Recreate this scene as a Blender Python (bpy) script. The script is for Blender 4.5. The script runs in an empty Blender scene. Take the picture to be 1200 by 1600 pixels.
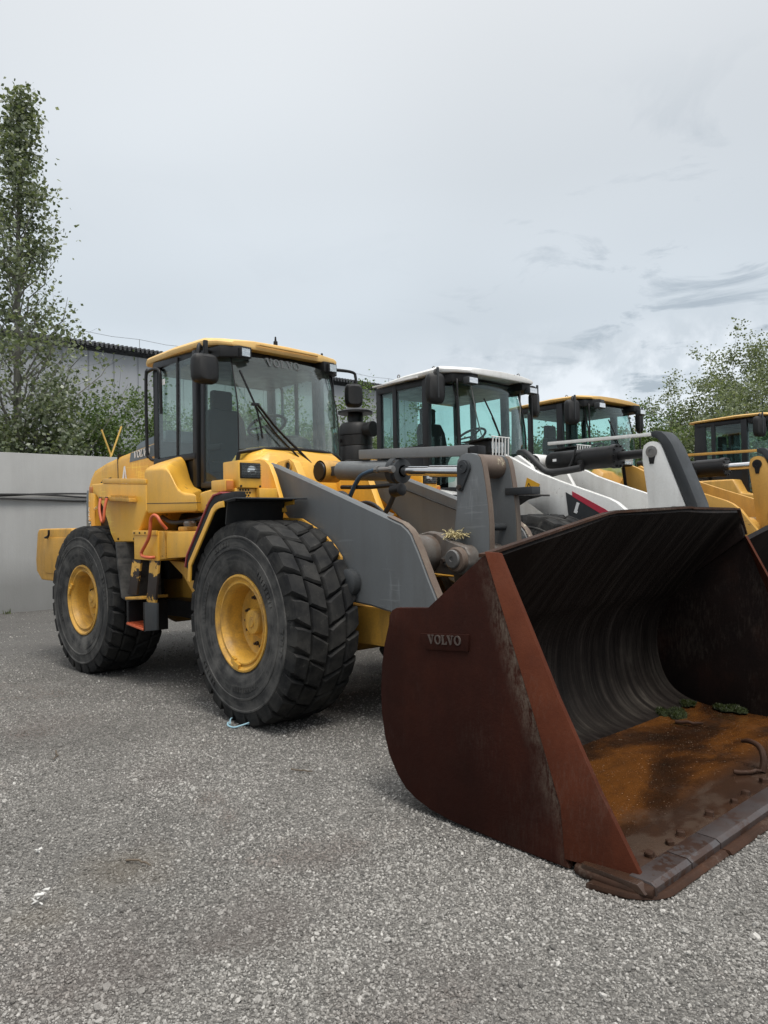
import bpy, bmesh, math, random
import numpy as np
from mathutils import Vector, Matrix
from math import sin, cos, pi, radians as rad

random.seed(7)
S = bpy.context.scene
COL = S.collection

# ------------------------------------------------------------------ camera
F_PX, CAM = 1154.0, Vector((5.0716, -4.2758, 1.5326))
YAW, PITCH, ROLL = 2.40930, 0.017625, -0.022108
fw = Vector((cos(YAW)*cos(PITCH), sin(YAW)*cos(PITCH), sin(PITCH)))
rt0 = Vector((sin(YAW), -cos(YAW), 0)); up0 = rt0.cross(fw)
rt = cos(ROLL)*rt0 + sin(ROLL)*up0; up = -sin(ROLL)*rt0 + cos(ROLL)*up0
cd = bpy.data.cameras.new('camera'); cam = bpy.data.objects.new('camera', cd); COL.objects.link(cam)
mw = Matrix((rt, up, -fw)).transposed().to_4x4(); mw.translation = CAM
cam.matrix_world = mw
cd.sensor_fit = 'HORIZONTAL'; cd.sensor_width = 36; cd.lens = 36*F_PX/1200
cd.clip_start = .05; cd.clip_end = 2000
S.camera = cam

# ------------------------------------------------------------------ world, sun, exposure
SUN_DIR = Vector((.42, -.10, .90)).normalized()      # towards the veiled sun
W = bpy.data.worlds.new('World'); S.world = W; W.use_nodes = True
wn, wl = W.node_tree.nodes, W.node_tree.links; wn.clear()
def N(t, **k):
    n = wn.new(t)
    for a, b in k.items(): setattr(n, a, b)
    return n
def wmath(op, a, b=None, clamp=False):
    n = N('ShaderNodeMath', operation=op, use_clamp=clamp)
    for i, q in enumerate((a, b)):
        if q is None: continue
        if isinstance(q, (int, float)): n.inputs[i].default_value = q
        else: wl.new(q, n.inputs[i])
    return n.outputs[0]
def wramp(src, stops):
    n = N('ShaderNodeValToRGB'); r = n.color_ramp
    while len(r.elements) < len(stops): r.elements.new(.5)
    for e, (p, c) in zip(r.elements, stops):
        e.position = p; e.color = (*c, 1) if not isinstance(c, (int, float)) else (c, c, c, 1)
    wl.new(src, n.inputs[0]); return n.outputs[0]
def wmix(f, a, b, mode='MIX'):
    n = N('ShaderNodeMix', data_type='RGBA', blend_type=mode)
    for i, q in ((0, f), (6, a), (7, b)):
        if isinstance(q, (int, float)): n.inputs[i].default_value = q
        elif isinstance(q, tuple): n.inputs[i].default_value = (*q, 1)
        else: wl.new(q, n.inputs[i])
    return n.outputs[2]
sky = N('ShaderNodeTexSky', sky_type='NISHITA', sun_disc=False)
sky.sun_elevation = math.asin(SUN_DIR.z); sky.sun_rotation = math.atan2(SUN_DIR.x, SUN_DIR.y)
sky.dust_density = 3
tc = N('ShaderNodeTexCoord'); sep = N('ShaderNodeSeparateXYZ'); wl.new(tc.outputs['Generated'], sep.inputs[0])
X_, Y_, Z_ = sep.outputs
zc = wmath('ADD', wmath('MAXIMUM', Z_, 0), .10)
cmb = N('ShaderNodeCombineXYZ'); wl.new(wmath('DIVIDE', X_, zc), cmb.inputs[0]); wl.new(wmath('DIVIDE', Y_, zc), cmb.inputs[1])
def noise(scale, det, rough, vec, dist=0.):
    n = N('ShaderNodeTexNoise'); n.inputs['Scale'].default_value = scale; n.inputs['Detail'].default_value = det
    n.inputs['Roughness'].default_value = rough; n.inputs['Distortion'].default_value = dist
    wl.new(vec, n.inputs['Vector']); return n.outputs[0]
grad = wramp(Z_, [(0, (.46, .497, .535)), (.12, (.435, .473, .508)), (.26, (.388, .424, .452)), (.42, (.412, .438, .457)), (.62, (.490, .503, .511)), (1, (1.35, 1.36, 1.37))])
broad = wramp(noise(.55, 2, .5, cmb.outputs[0]), [(.28, .88), (.72, 1.12)])
g1 = wmix(1, grad, broad, 'MULTIPLY')
# thin dark wisps on the overcast sheet, more towards the horizon
wis = wramp(noise(2.6, 8, .62, cmb.outputs[0], .6), [(.53, 0), (.62, 1)])
band = wramp(Z_, [(.04, 0), (.12, .95), (.34, .55), (.52, 0)])
toR = wramp(wmath('ADD', wmath('MULTIPLY', X_, .48), wmath('MULTIPLY', Y_, .88)), [(.22, 0), (.58, 1)])
wf = wmath('MULTIPLY', wmath('MULTIPLY', wis, band), wmath('ADD', wmath('MULTIPLY', toR, .95), .05))
g2 = wmix(wf, g1, (.215, .252, .285))
# pale cumulus heads low over the horizon
cum = wramp(noise(7.5, 9, .58, tc.outputs['Generated'], .1), [(.45, 0), (.53, 1)])
cb = wramp(Z_, [(.10, .9), (.19, .75), (.26, 0)])
g3 = wmix(wmath('MULTIPLY', wmath('MULTIPLY', cum, cb), wmath('ADD', wmath('MULTIPLY', toR, .9), .12)), g2, (.60, .625, .65))
cl10 = N('ShaderNodeVectorMath', operation='SCALE'); wl.new(g3, cl10.inputs[0]); cl10.inputs['Scale'].default_value = 10
fin = wmix(.10, cl10.outputs[0], sky.outputs[0])
bg = N('ShaderNodeBackground'); bg.inputs[1].default_value = .1; wl.new(fin, bg.inputs[0])
wo = N('ShaderNodeOutputWorld'); wl.new(bg.outputs[0], wo.inputs[0])

sd = bpy.data.lights.new('sun', 'SUN'); sd.energy = 1.5; sd.angle = rad(22); sd.color = (1, .96, .9)
so = bpy.data.objects.new('sun', sd); COL.objects.link(so); so.location = (0, 0, 30)
so.rotation_euler = SUN_DIR.to_track_quat('Z', 'Y').to_euler()
S.view_settings.view_transform = 'Standard'; S.view_settings.look = 'None'
S.view_settings.exposure = .8; S.view_settings.gamma = 1; S.view_settings.use_curve_mapping = False
S.render.engine = 'CYCLES'
S.cycles.max_bounces = 8; S.cycles.transparent_max_bounces = 24
S.render.resolution_x = 768; S.render.resolution_y = 1024

# ------------------------------------------------------------------ materials
class M:
    """small node helper"""
    def __init__(s, name):
        s.m = bpy.data.materials.new(name); s.m.use_nodes = True; s.t = s.m.node_tree; s.t.nodes.clear()
        s.out = s.n('ShaderNodeOutputMaterial'); s.tc = s.n('ShaderNodeTexCoord')
        s.obj = s.tc.outputs['Object']
    def n(s, t, **k):
        q = s.t.nodes.new(t)
        for a, b in k.items(): setattr(q, a, b)
        return q
    def put(s, sock, v):
        if v is None: return
        if hasattr(v, 'is_output'): s.t.links.new(v, sock)
        elif isinstance(v, tuple) and len(v) == 3 and sock.type == 'RGBA': sock.default_value = (*v, 1)
        else: sock.default_value = v
    def noise(s, scale, det=4, rough=.55, vec=None, dist=0.):
        q = s.n('ShaderNodeTexNoise'); s.put(q.inputs['Scale'], scale); s.put(q.inputs['Detail'], det); s.put(q.inputs['Roughness'], rough); s.put(q.inputs['Distortion'], dist)
        s.put(q.inputs['Vector'], vec or s.obj); return q.outputs[0]
    def voro(s, scale, vec=None, out='Distance', feat='F1'):
        q = s.n('ShaderNodeTexVoronoi', feature=feat); s.put(q.inputs['Scale'], scale); s.put(q.inputs['Vector'], vec or s.obj); return q.outputs[out]
    def mapv(s, sc=(1, 1, 1), rot=(0, 0, 0), vec=None):
        q = s.n('ShaderNodeMapping'); q.inputs['Scale'].default_value = sc; q.inputs['Rotation'].default_value = rot
        s.put(q.inputs['Vector'], vec or s.obj); return q.outputs[0]
    def ramp(s, src, stops):
        q = s.n('ShaderNodeValToRGB'); r = q.color_ramp
        while len(r.elements) < len(stops): r.elements.new(.5)
        for e, (p, c) in zip(r.elements, stops):
            e.position = p; e.color = (*c, 1) if isinstance(c, tuple) else (c, c, c, 1)
        s.put(q.inputs[0], src); return q.outputs[0]
    def mix(s, f, a, b, mode='MIX'):
        q = s.n('ShaderNodeMix', data_type='RGBA', blend_type=mode)
        s.put(q.inputs[0], f); s.put(q.inputs[6], a); s.put(q.inputs[7], b); return q.outputs[2]
    def math(s, op, a, b=None):
        q = s.n('ShaderNodeMath', operation=op); s.put(q.inputs[0], a); s.put(q.inputs[1], b); return q.outputs[0]
    def bump(s, h, st=.3, d=.01):
        q = s.n('ShaderNodeBump'); s.put(q.inputs['Strength'], st); s.put(q.inputs['Distance'], d); s.put(q.inputs['Height'], h); return q.outputs[0]
    def pbr(s, col, rough=.5, metal=0., nor=None, coat=0., spec=None):
        b = s.n('ShaderNodeBsdfPrincipled'); s.put(b.inputs['Base Color'], col); s.put(b.inputs['Roughness'], rough); s.put(b.inputs['Metallic'], metal)
        s.put(b.inputs['Normal'], nor); s.put(b.inputs['Coat Weight'], coat)
        if coat: s.put(b.inputs['Coat Roughness'], .12)
        s.put(b.inputs['Specular IOR Level'], spec)
        s.t.links.new(b.outputs[0], s.out.inputs[0]); return b

def paint(name, c, rough=.42, dirt=(.09, .07, .05), amt=.35, chips=.0, chipc=(.05, .045, .04), coat=.0, metal=0, dscale=2.2, spec=None, scr=0.):
    k = M(name)
    v = k.ramp(k.noise(1.1, 5, .6), [(.25, tuple(x*.84 for x in c)), (.75, tuple(min(1, x*1.08) for x in c))])
    streak = k.noise(1, 6, .62, k.mapv((9, 9, 1.1)))
    blot = k.noise(dscale, 8, .65)
    f = k.ramp(k.math('MULTIPLY', streak, blot), [(.22, 0), (.46, amt)])
    col = k.mix(f, v, dirt)
    fine = k.ramp(k.noise(60, 3, .6), [(.35, 0), (.8, amt*.35)])
    col = k.mix(fine, col, dirt)
    if chips:
        cm = k.ramp(k.math('MULTIPLY', k.noise(26, 5, .7), k.noise(2.7, 2, .5)), [(.455-chips*.035, 0), (.475-chips*.035, .9)])
        col = k.mix(cm, col, chipc)
    if scr:
        for ro, sc_ in ((.5, (3, 3, 60)), (-.9, (60, 3, 4))):
            q = k.ramp(k.math('MULTIPLY', k.noise(1, 3, .6, k.mapv(sc_, (0, ro, .3))), k.noise(1.6, 2, .5)), [(.37, 0), (.40, scr)])
            col = k.mix(q, col, tuple(min(1, x*1.9+.03) for x in c))
    r = k.ramp(k.noise(7, 5, .6), [(.3, rough*.8), (.8, min(1, rough*1.35))])
    k.pbr(col, r, metal, k.bump(k.noise(90, 2, .5), .05, .002), coat, spec)
    return k.m

yel = paint('yellow_paint', (.76, .408, .048), .38, (.24, .15, .065), .40, 1.0, (.12, .07, .03), .2, scr=.25)
yel_roof = paint('pale_yellow_roof', (.74, .48, .17), .5, (.3, .2, .1), .35)  # roof paint paler than the body yellow
amb_roof = paint('amber_roof', (.62, .38, .11), .5, (.2, .14, .08), .4)
yel_worn = paint('worn_yellow_paint', (.60, .32, .05), .5, (.10, .065, .035), .7, 2.0, (.04, .03, .022))
yel_rim = paint('wheel_yellow_paint', (.66, .36, .05), .45, (.15, .09, .04), 1., 1.8, (.09, .055, .03))
yel_c = paint('amber_yellow_paint', (.60, .33, .07), .42, (.12, .08, .04), .5, 1.2, (.05, .04, .03))
wht = paint('white_paint', (.70, .70, .68), .38, (.16, .13, .10), .34, 1.2, (.07, .06, .05), .2)
gry = paint('grey_arm_paint', (.135, .144, .149), .42, (.075, .07, .062), .45, 1.0, (.20, .195, .19), spec=.4, scr=.2)
gry_lt = paint('light_grey_paint', (.17, .175, .175), .45, (.08, .075, .07), .4, .5, (.1, .08, .06))
gry_dk = paint('charcoal_panel', (.034, .038, .042), .5, (.08, .075, .067), .35, spec=.3)
decg = paint('slate_decal', (.115, .145, .168), .4, (.14, .13, .11), .3)
blk = paint('black_steel', (.010, .010, .011), .42, (.04, .036, .031), .3, .5, (.07, .055, .04), spec=.28)
blk_pl = paint('black_plastic', (.011, .0115, .0125), .5, (.045, .042, .038), .3, spec=.28)
cabk = paint('cab_charcoal', (.014, .015, .0175), .40, (.05, .047, .043), .28, spec=.3)
brn = paint('worn_brown_edge', (.115, .080, .060), .6, (.20, .17, .13), .6, 1.5, (.32, .28, .20))
pin = paint('bare_pin_steel', (.20, .20, .195), .42, (.13, .08, .05), .6, .8, (.1, .06, .04), 0, .55)
castm = paint('cast_grey_brown', (.15, .14, .128), .5, (.085, .05, .03), 1., .8, (.08, .05, .035), 0, .2, 4.5)
redp = paint('orange_red_paint', (.55, .11, .04), .45, (.2, .1, .07), .4, .6, (.2, .12, .08))
pinkp = paint('faded_red_trim', (.36, .060, .060), .5, (.2, .1, .09), .4)
redst = paint('red_stripe_decal', (.45, .03, .06), .45, (.2, .1, .09), .25)
glasslet = paint('faded_glass_lettering', (.085, .09, .092), .5, (.05, .05, .05), .4)
platelet = paint('worn_raised_lettering', (.075, .055, .046), .6, (.03, .015, .012), .6)
whd = paint('white_decal', (.78, .78, .77), .45, (.3, .28, .25), .25)
warnm = paint('warning_sticker', (.68, .36, .02), .5, (.2, .13, .06), .3)
shoe = paint('wear_steel', (.068, .058, .057), .33, (.050, .025, .016), 1., 4.6, (.045, .022, .014), 0, .3, 3)
def ladder_mat():
    k = M('scraped_ladder_paint'); f = k.ramp(k.math('ADD', k.noise(5, 6, .7), k.math('MULTIPLY', k.noise(1, 2, .5, k.mapv((.3, .3, 6))), .6)), [(.78, 0), (.80, 1)])
    k.pbr(k.mix(f, (.55, .31, .06), (.022, .015, .012)), .6, 0, k.bump(f, .3, .004)); return k.m
ladm = ladder_mat()
cablem = paint('cable_rubber', (.018, .018, .018), .6, (.05, .05, .05), .3)

def simple(name, c, rough=.5, metal=0., nb=0, nsc=40):
    k = M(name); col = k.ramp(k.noise(5, 4), [(.3, tuple(x*.82 for x in c)), (.75, tuple(x*1.12 for x in c))])
    k.pbr(col, rough, metal, k.bump(k.noise(nsc, 4), nb, .01) if nb else None); return k.m
chrome = simple('chrome_rod', (.62, .62, .62), .14, 1.)
seatm = simple('seat_fabric', (.02, .02, .021), .85, 0, .3, 90)
hosem = simple('hose_rubber', (.02, .02, .021), .55)
bluem = simple('blue_hose', (.022, .055, .095), .45)
straw = simple('straw', (.50, .42, .22), .8)
strapm = simple('pale_blue_strap', (.30, .48, .56), .6)
paperm = simple('white_paper', (.62, .61, .58), .9)
stickm = simple('dry_stick', (.11, .085, .06), .85, 0, .4)
amber = simple('amber_lens', (.50, .16, .03), .25)
yrod = simple('yellow_rod', (.60, .38, .09), .5)
bumpm = simple('dirty_bolt', (.055, .040, .032), .55, .4, .4, 60)

def rubber(name, c1, c2):
    k = M(name)
    f = k.ramp(k.math('MULTIPLY', k.noise(2.1, 6, .65), k.noise(9, 5, .6)), [(.18, 0), (.40, 1)])
    col = k.mix(f, c1, c2)
    sx = k.n('ShaderNodeSeparateXYZ'); k.put(sx.inputs[0], k.obj)
    rr = k.math('POWER', k.math('ADD', k.math('MULTIPLY', sx.outputs[0], sx.outputs[0]), k.math('MULTIPLY', sx.outputs[2], sx.outputs[2])), .5)
    cr = k.n('ShaderNodeCombineXYZ'); k.put(cr.inputs[0], k.math('MULTIPLY', rr, 34.))
    k.put(cr.inputs[1], k.math('MULTIPLY', sx.outputs[0], 3.)); k.put(cr.inputs[2], k.math('MULTIPLY', sx.outputs[2], 3.))
    col = k.mix(k.ramp(k.noise(1, 4, .6, cr.outputs[0]), [(.45, 0), (.7, .55)]), col, c2)
    scr = k.ramp(k.noise(1, 5, .7, k.mapv((22, 22, 22))), [(.60, 0), (.75, .35)])
    col = k.mix(scr, col, (.12, .115, .105))
    k.pbr(col, k.ramp(k.noise(12, 4), [(.3, .62), (.8, .88)]), 0, k.bump(k.noise(55, 6, .7), .35, .006), spec=.14); return k.m
rub = rubber('tyre_rubber', (.012, .0125, .0135), (.040, .039, .0365))
rub_side = rubber('tyre_sidewall_rubber', (.030, .0305, .031), (.105, .102, .096))

def rust(name, stops, rough=(.5, .8), scale=3., streak=(6, 6, 1), pale=0., metal=.05, spk=.25, palec=(.20, .17, .14), foldband=False):
    k = M(name)
    a = k.noise(scale, 8, .68); b = k.noise(1.4, 6, .6, k.mapv(streak))
    mx = k.math('ADD', k.math('MULTIPLY', a, .55), k.math('MULTIPLY', b, .45))
    col = k.ramp(mx, stops)
    sp = k.ramp(k.noise(70, 5, .75), [(.52, 0), (.72, spk)])
    col = k.mix(sp, col, tuple(x*.35 for x in stops[0][1]))
    if pale:
        pm = k.ramp(k.math('MULTIPLY', k.noise(38, 6, .8, k.mapv((1.6, 1.6, .35))), k.noise(1.7, 3, .5)), [(.27, 0), (.40, pale)])
        col = k.mix(pm, col, palec)
    if foldband:
        sx = k.n('ShaderNodeSeparateXYZ'); k.put(sx.inputs[0], k.obj)
        d = k.math('ADD', k.math('MULTIPLY', k.math('SUBTRACT', sx.outputs[0], 2.737), -.9414), k.math('MULTIPLY', k.math('SUBTRACT', sx.outputs[2], 1.384), -.3373))
        nzz = k.noise(40, 6, .8, k.mapv((1.5, 1.5, .5)))
        f = k.math('MULTIPLY', k.ramp(d, [(0, 1), (.022, .75), (.11, 0)]), k.math('MULTIPLY', k.ramp(nzz, [(.40, 0), (.60, .95)]), k.ramp(k.noise(3.5, 5, .65), [(.36, .15), (.60, 1)])))
        col = k.mix(f, col, (.13, .105, .082))
    k.pbr(col, k.ramp(k.noise(9, 5), [(.3, rough[0]), (.75, rough[1])]), metal, k.bump(k.noise(45, 8, .75), .35, .006), spec=.08); return k.m
r_side = rust('dark_rust_side', [(.30, (.019, .0070, .0052)), (.48, (.029, .0092, .0063)), (.62, (.043, .0128, .0078)), (.75, (.035, .0125, .0085))], (.6, .85), 1.6, (2.5, 2.5, .8), .06, spk=.10, foldband=True)
r_strip = rust('red_rust_edge', [(.30, (.036, .0125, .0080)), (.50, (.068, .0195, .0100)), (.70, (.100, .030, .0145))], (.65, .9), 1.3, (2, 2, 1), .10, .03, .2)
r_dark = rust('blackened_rust', [(.30, (.020, .013, .010)), (.55, (.050, .026, .017)), (.75, (.085, .038, .02))], (.4, .75), 4, (3, 3, 3), .4)

r_inner = rust('shaded_inner_plate', [(.30, (.006, .005, .005)), (.52, (.014, .009, .008)), (.70, (.030, .014, .010))], (.5, .75), 2.4, (3, 3, 1.2), .12)  # darker rust copy for inward faces, the bucket's inner shade painted into it
def shell_mat():
    k = M('bucket_inner_steel'); uv = k.tc.outputs['UV']
    s1 = k.noise(1, 6, .7, k.mapv((58, 1.6, 1), vec=uv), .25); s2 = k.noise(1, 5, .6, k.mapv((13, .9, 1), vec=uv), .2)
    blot = k.noise(2.4, 6, .6, k.mapv((1, 1, 1), vec=uv))
    m = k.math('ADD', k.math('MULTIPLY', s1, .5), k.math('MULTIPLY', s2, .5))
    col = k.ramp(m, [(.36, (.004, .003, .003)), (.50, (.010, .0075, .0065)), (.68, (.036, .029, .025))])
    # worn bright band round the heel of the shell
    sx = k.n('ShaderNodeSeparateXYZ'); k.put(sx.inputs[0], uv)
    band = k.ramp(k.math('MULTIPLY', sx.outputs[1], .4), [(.395, 0), (.44, 1), (.58, 1), (.70, 0)])
    wornc = k.ramp(k.noise(1, 5, .6, k.mapv((15, .8, 1), vec=uv), .9), [(.42, (.012, .010, .0085)), (.54, (.034, .029, .0245)), (.68, (.090, .078, .065))])
    bf = k.math('MULTIPLY', band, k.ramp(blot, [(.38, .25), (.62, .95)]))
    col = k.mix(bf, col, wornc)
    k.pbr(col, k.ramp(s2, [(.3, .50), (.7, .75)]), .05, k.bump(s1, .3, .004), spec=.14); return k.m
r_shell = shell_mat()
def floor_mat():
    k = M('wet_rust_floor')
    a = k.noise(1.5, 7, .6, k.mapv((1.7, .8, 1), (0, 0, .5)), .5); b = k.noise(14, 6, .7)
    col = k.ramp(a, [(.30, (.013, .0075, .0048)), (.43, (.036, .0150, .0060)), (.56, (.105, .039, .0090)), (.70, (.058, .0235, .0075))])
    col = k.mix(k.ramp(b, [(.5, 0), (.75, .5)]), col, (.03, .015, .009))
    col = k.mix(k.ramp(k.noise(95, 2, .5), [(.68, 0), (.74, .8)]), col, (.32, .27, .21))
    # wetter and darker plate near the cutting edge
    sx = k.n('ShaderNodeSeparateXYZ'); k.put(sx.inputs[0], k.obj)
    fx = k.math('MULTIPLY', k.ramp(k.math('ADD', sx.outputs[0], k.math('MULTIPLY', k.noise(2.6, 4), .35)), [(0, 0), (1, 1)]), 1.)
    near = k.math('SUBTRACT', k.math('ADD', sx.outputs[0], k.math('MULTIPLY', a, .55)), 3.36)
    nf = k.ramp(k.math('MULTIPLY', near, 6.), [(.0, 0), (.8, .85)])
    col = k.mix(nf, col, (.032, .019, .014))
    sheenf = k.math('MULTIPLY', nf, k.ramp(k.noise(3.2, 5, .6, k.mapv((1.6, .9, 1))), [(.52, 0), (.60, .6)]))  # lighter patches paint the sky's reflection on the wet plate
    col = k.mix(sheenf, col, (.075, .054, .041))
    rg = k.ramp(k.noise(2.2, 5, .6), [(.36, .06), (.52, .20), (.7, .42)])
    k.pbr(col, rg, .0, k.bump(b, .18, .006)); return k.m
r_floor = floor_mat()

def glass(name, tint, gl=1., dust_haze=.03):
    k = M(name); tr = k.n('ShaderNodeBsdfTransparent'); k.put(tr.inputs[0], tint)
    g = k.n('ShaderNodeBsdfGlossy'); g.inputs['Roughness'].default_value = .015; k.put(g.inputs[0], (.95, .97, .97))
    lw = k.n('ShaderNodeLayerWeight'); lw.inputs[0].default_value = .5
    fr_ = k.math('ADD', k.math('MULTIPLY', k.math('POWER', lw.outputs['Facing'], 4.), .75), .035)
    dirt = k.n('ShaderNodeBsdfDiffuse'); k.put(dirt.inputs[0], (.35, .35, .33))
    df = k.ramp(k.noise(3, 6, .65), [(.4, dust_haze*.35), (.8, dust_haze)])
    ff = k.math('MULTIPLY', fr_, gl)
    m1 = k.n('ShaderNodeMixShader'); k.put(m1.inputs[0], ff); k.t.links.new(tr.outputs[0], m1.inputs[1]); k.t.links.new(g.outputs[0], m1.inputs[2])
    m2 = k.n('ShaderNodeMixShader'); k.put(m2.inputs[0], df); k.t.links.new(m1.outputs[0], m2.inputs[1]); k.t.links.new(dirt.outputs[0], m2.inputs[2])
    k.t.links.new(m2.outputs[0], k.out.inputs[0]); return k.m
gl1 = glass('cab_glass', (.86, .93, .905), .95, .010)
gl2 = glass('teal_cab_glass', (.80, .925, .905), .9, .012)
gl_front = glass('windshield_glass', (.86, .93, .905), 1.6, .10)  # thicker diffuse film: some dust, plus the pale sky reflection painted in
lens = glass('lamp_glass', (.92, .93, .93), 1.)
def refl():
    k = M('lamp_reflector'); k.pbr((.75, .75, .75), .12, 1., k.bump(k.voro(30), .3, .01)); return k.m
reflm = refl()

def concrete():
    k = M('concrete'); a = k.noise(.7, 6, .6); b = k.noise(1, 6, .65, k.mapv((3, 3, .55)))
    col = k.ramp(k.math('ADD', k.math('MULTIPLY', a, .5), k.math('MULTIPLY', b, .5)), [(.28, (.30, .30, .292)), (.52, (.355, .355, .347)), (.74, (.40, .40, .392))])
    sp = k.ramp(k.noise(38, 5, .7), [(.62, 0), (.75, .3)]); col = k.mix(sp, col, (.16, .16, .155))
    sx = k.n('ShaderNodeSeparateXYZ'); k.put(sx.inputs[0], k.obj)
    low = k.ramp(k.math('ADD', sx.outputs[2], k.math('MULTIPLY', a, -1.1)), [(.0, .5), (.55, 0)])
    col = k.mix(low, col, (.15, .15, .142))
    k.pbr(col, .88, 0, k.bump(k.math('ADD', k.noise(30, 8, .7), k.math('MULTIPLY', k.noise(1, 3, .5, k.mapv((30, 30, .3))), .5)), .35, .01)); return k.m
conc = concrete()
def cladding(name, c):
    k = M(name); b = k.noise(.5, 5, .6, k.mapv((1, 1, .12)))
    col = k.ramp(b, [(.3, tuple(x*.88 for x in c)), (.7, tuple(x*1.06 for x in c))])
    k.pbr(col, .5, .1, None); return k.m
clad = cladding('grey_cladding', (.33, .345, .365)); roofm = cladding('roof_sheet', (.06, .062, .066))

STAINS = [(1.76, -2.90, .30, 0, .6), (2.55, -2.70, .34, 1, .55), (2.42, -3.28, .45, 1, .6), (3.62, -.35, .30, 2, .9), (1.92, -3.35, .22, 0, .5), (2.30, -2.20, .28, 1, .35), (.65, -2.25, .35, 1, .4), (-1.2, -2.4, .6, 1, .4), (3.35, -2.50, .40, 1, .3)]
def stains(k, c, vec):
    sp = k.n('ShaderNodeSeparateXYZ'); k.put(sp.inputs[0], vec); wob = k.math('MULTIPLY', k.math('SUBTRACT', k.noise(4.5, 5, .65, vec), .5), 1.5)
    for x, y, r, kind, amt in STAINS:
        dx = k.math('SUBTRACT', sp.outputs[0], x); dy = k.math('SUBTRACT', sp.outputs[1], y)
        d = k.math('DIVIDE', k.math('POWER', k.math('ADD', k.math('MULTIPLY', dx, dx), k.math('MULTIPLY', dy, dy)), .5), r)
        c = k.mix(k.ramp(k.math('ADD', d, wob), [(.15, amt*.55), (1.1, 0)]), c, [(.125, .098, .062), (.105, .082, .074), (.085, .042, .022)][kind])
    return c
def gravel_ground():
    k = M('compacted_gravel')
    big = k.noise(.38, 5, .6); mid = k.noise(1.9, 6, .62)
    c = k.ramp(k.math('ADD', k.math('MULTIPLY', big, .5), k.math('MULTIPLY', mid, .5)), [(.30, (.105, .099, .090)), (.50, (.160, .152, .139)), (.70, (.215, .205, .188))])
    vc = k.voro(85, out='Color'); sv = k.n('ShaderNodeSeparateColor'); k.put(sv.inputs[0], vc)
    c = k.mix(1, c, k.ramp(sv.outputs[0], [(0, .45), (.5, .9), (.85, 1.15), (1, 1.9)]), 'MULTIPLY')
    vc2 = k.voro(210, out='Color'); sv2 = k.n('ShaderNodeSeparateColor'); k.put(sv2.inputs[0], vc2)
    c = k.mix(.7, c, k.ramp(sv2.outputs[0], [(0, .5), (.6, 1.), (1, 1.6)]), 'MULTIPLY')
    st = k.ramp(k.noise(.9, 4, .6, dist=.6), [(.63, 0), (.74, .45)]); c = k.mix(st, c, (.10, .075, .062))
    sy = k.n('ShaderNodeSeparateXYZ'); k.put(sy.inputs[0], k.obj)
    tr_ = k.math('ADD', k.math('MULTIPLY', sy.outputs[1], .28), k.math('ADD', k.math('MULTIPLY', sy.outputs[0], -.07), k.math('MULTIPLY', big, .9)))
    c = k.mix(k.ramp(tr_, [(-0., .0), (.50, .62)]), c, (.075, .072, .067))  # darker towards the machines: packed dirt, with their shadow tone painted in
    c = stains(k, c, k.obj)
    h = k.math('ADD', k.math('MULTIPLY', k.voro(85), -1.), k.math('MULTIPLY', k.voro(210), -.5))
    k.pbr(c, .92, 0, k.bump(h, .9, .012)); return k.m
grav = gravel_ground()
def pebble():
    k = M('gravel_stone'); oi = k.n('ShaderNodeObjectInfo')
    c = k.ramp(oi.outputs['Random'], [(0, (.14, .133, .122)), (.30, (.235, .224, .206)), (.70, (.325, .311, .288)), (.95, (.42, .403, .375)), (1, (.56, .54, .505))])
    c = k.mix(.5, c, k.ramp(k.noise(2, 3), [(.3, .75), (.7, 1.2)]), 'MULTIPLY')
    lo = oi.outputs['Location']
    c = k.mix(1, c, k.ramp(k.noise(.55, 5, .6, lo), [(.30, .58), (.50, 1.), (.70, 1.25)]), 'MULTIPLY')
    c = k.mix(k.ramp(k.noise(1.1, 4, .6, lo, .6), [(.58, 0), (.70, .6)]), c, (.135, .098, .080))
    c = stains(k, c, lo)
    k.pbr(c, .9, 0, k.bump(k.noise(3, 4), .4, .1)); return k.m
pebm = pebble()

def leaf(name, a, b, c, tr=.35):
    k = M(name); g = k.n('ShaderNodeNewGeometry')
    col = k.ramp(g.outputs['Random Per Island'], [(0, a), (.55, b), (1, c)])
    d = k.n('ShaderNodeBsdfPrincipled'); k.put(d.inputs['Base Color'], col); d.inputs['Roughness'].default_value = .38
    t = k.n('ShaderNodeBsdfTranslucent'); k.put(t.inputs[0], k.mix(1, col, (1.3, 1.35, .7), 'MULTIPLY'))
    m = k.n('ShaderNodeMixShader'); m.inputs[0].default_value = tr
    k.t.links.new(d.outputs[0], m.inputs[1]); k.t.links.new(t.outputs[0], m.inputs[2]); k.t.links.new(m.outputs[0], k.out.inputs[0]); return k.m
lf_pop = leaf('poplar_leaves', (.065, .086, .048), (.135, .165, .092), (.30, .325, .26))
lf_bush = leaf('bush_leaves', (.040, .070, .020), (.085, .135, .036), (.15, .21, .065))
lf_will = leaf('willow_leaves', (.075, .096, .052), (.145, .175, .090), (.25, .28, .17))
barkm = simple('bark', (.17, .165, .145), .9, 0, .6, 25)
def moss():
    k = M('moss'); c = k.ramp(k.noise(25, 5, .7), [(.3, (.010, .016, .005)), (.6, (.030, .045, .010)), (.8, (.06, .075, .02))]); k.pbr(c, .95, 0, k.bump(k.noise(120, 5, .7), 1., .02)); return k.m
mossm = moss()
grassm = leaf('grass_blades', (.05, .075, .02), (.08, .11, .03), (.13, .15, .06))

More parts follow.
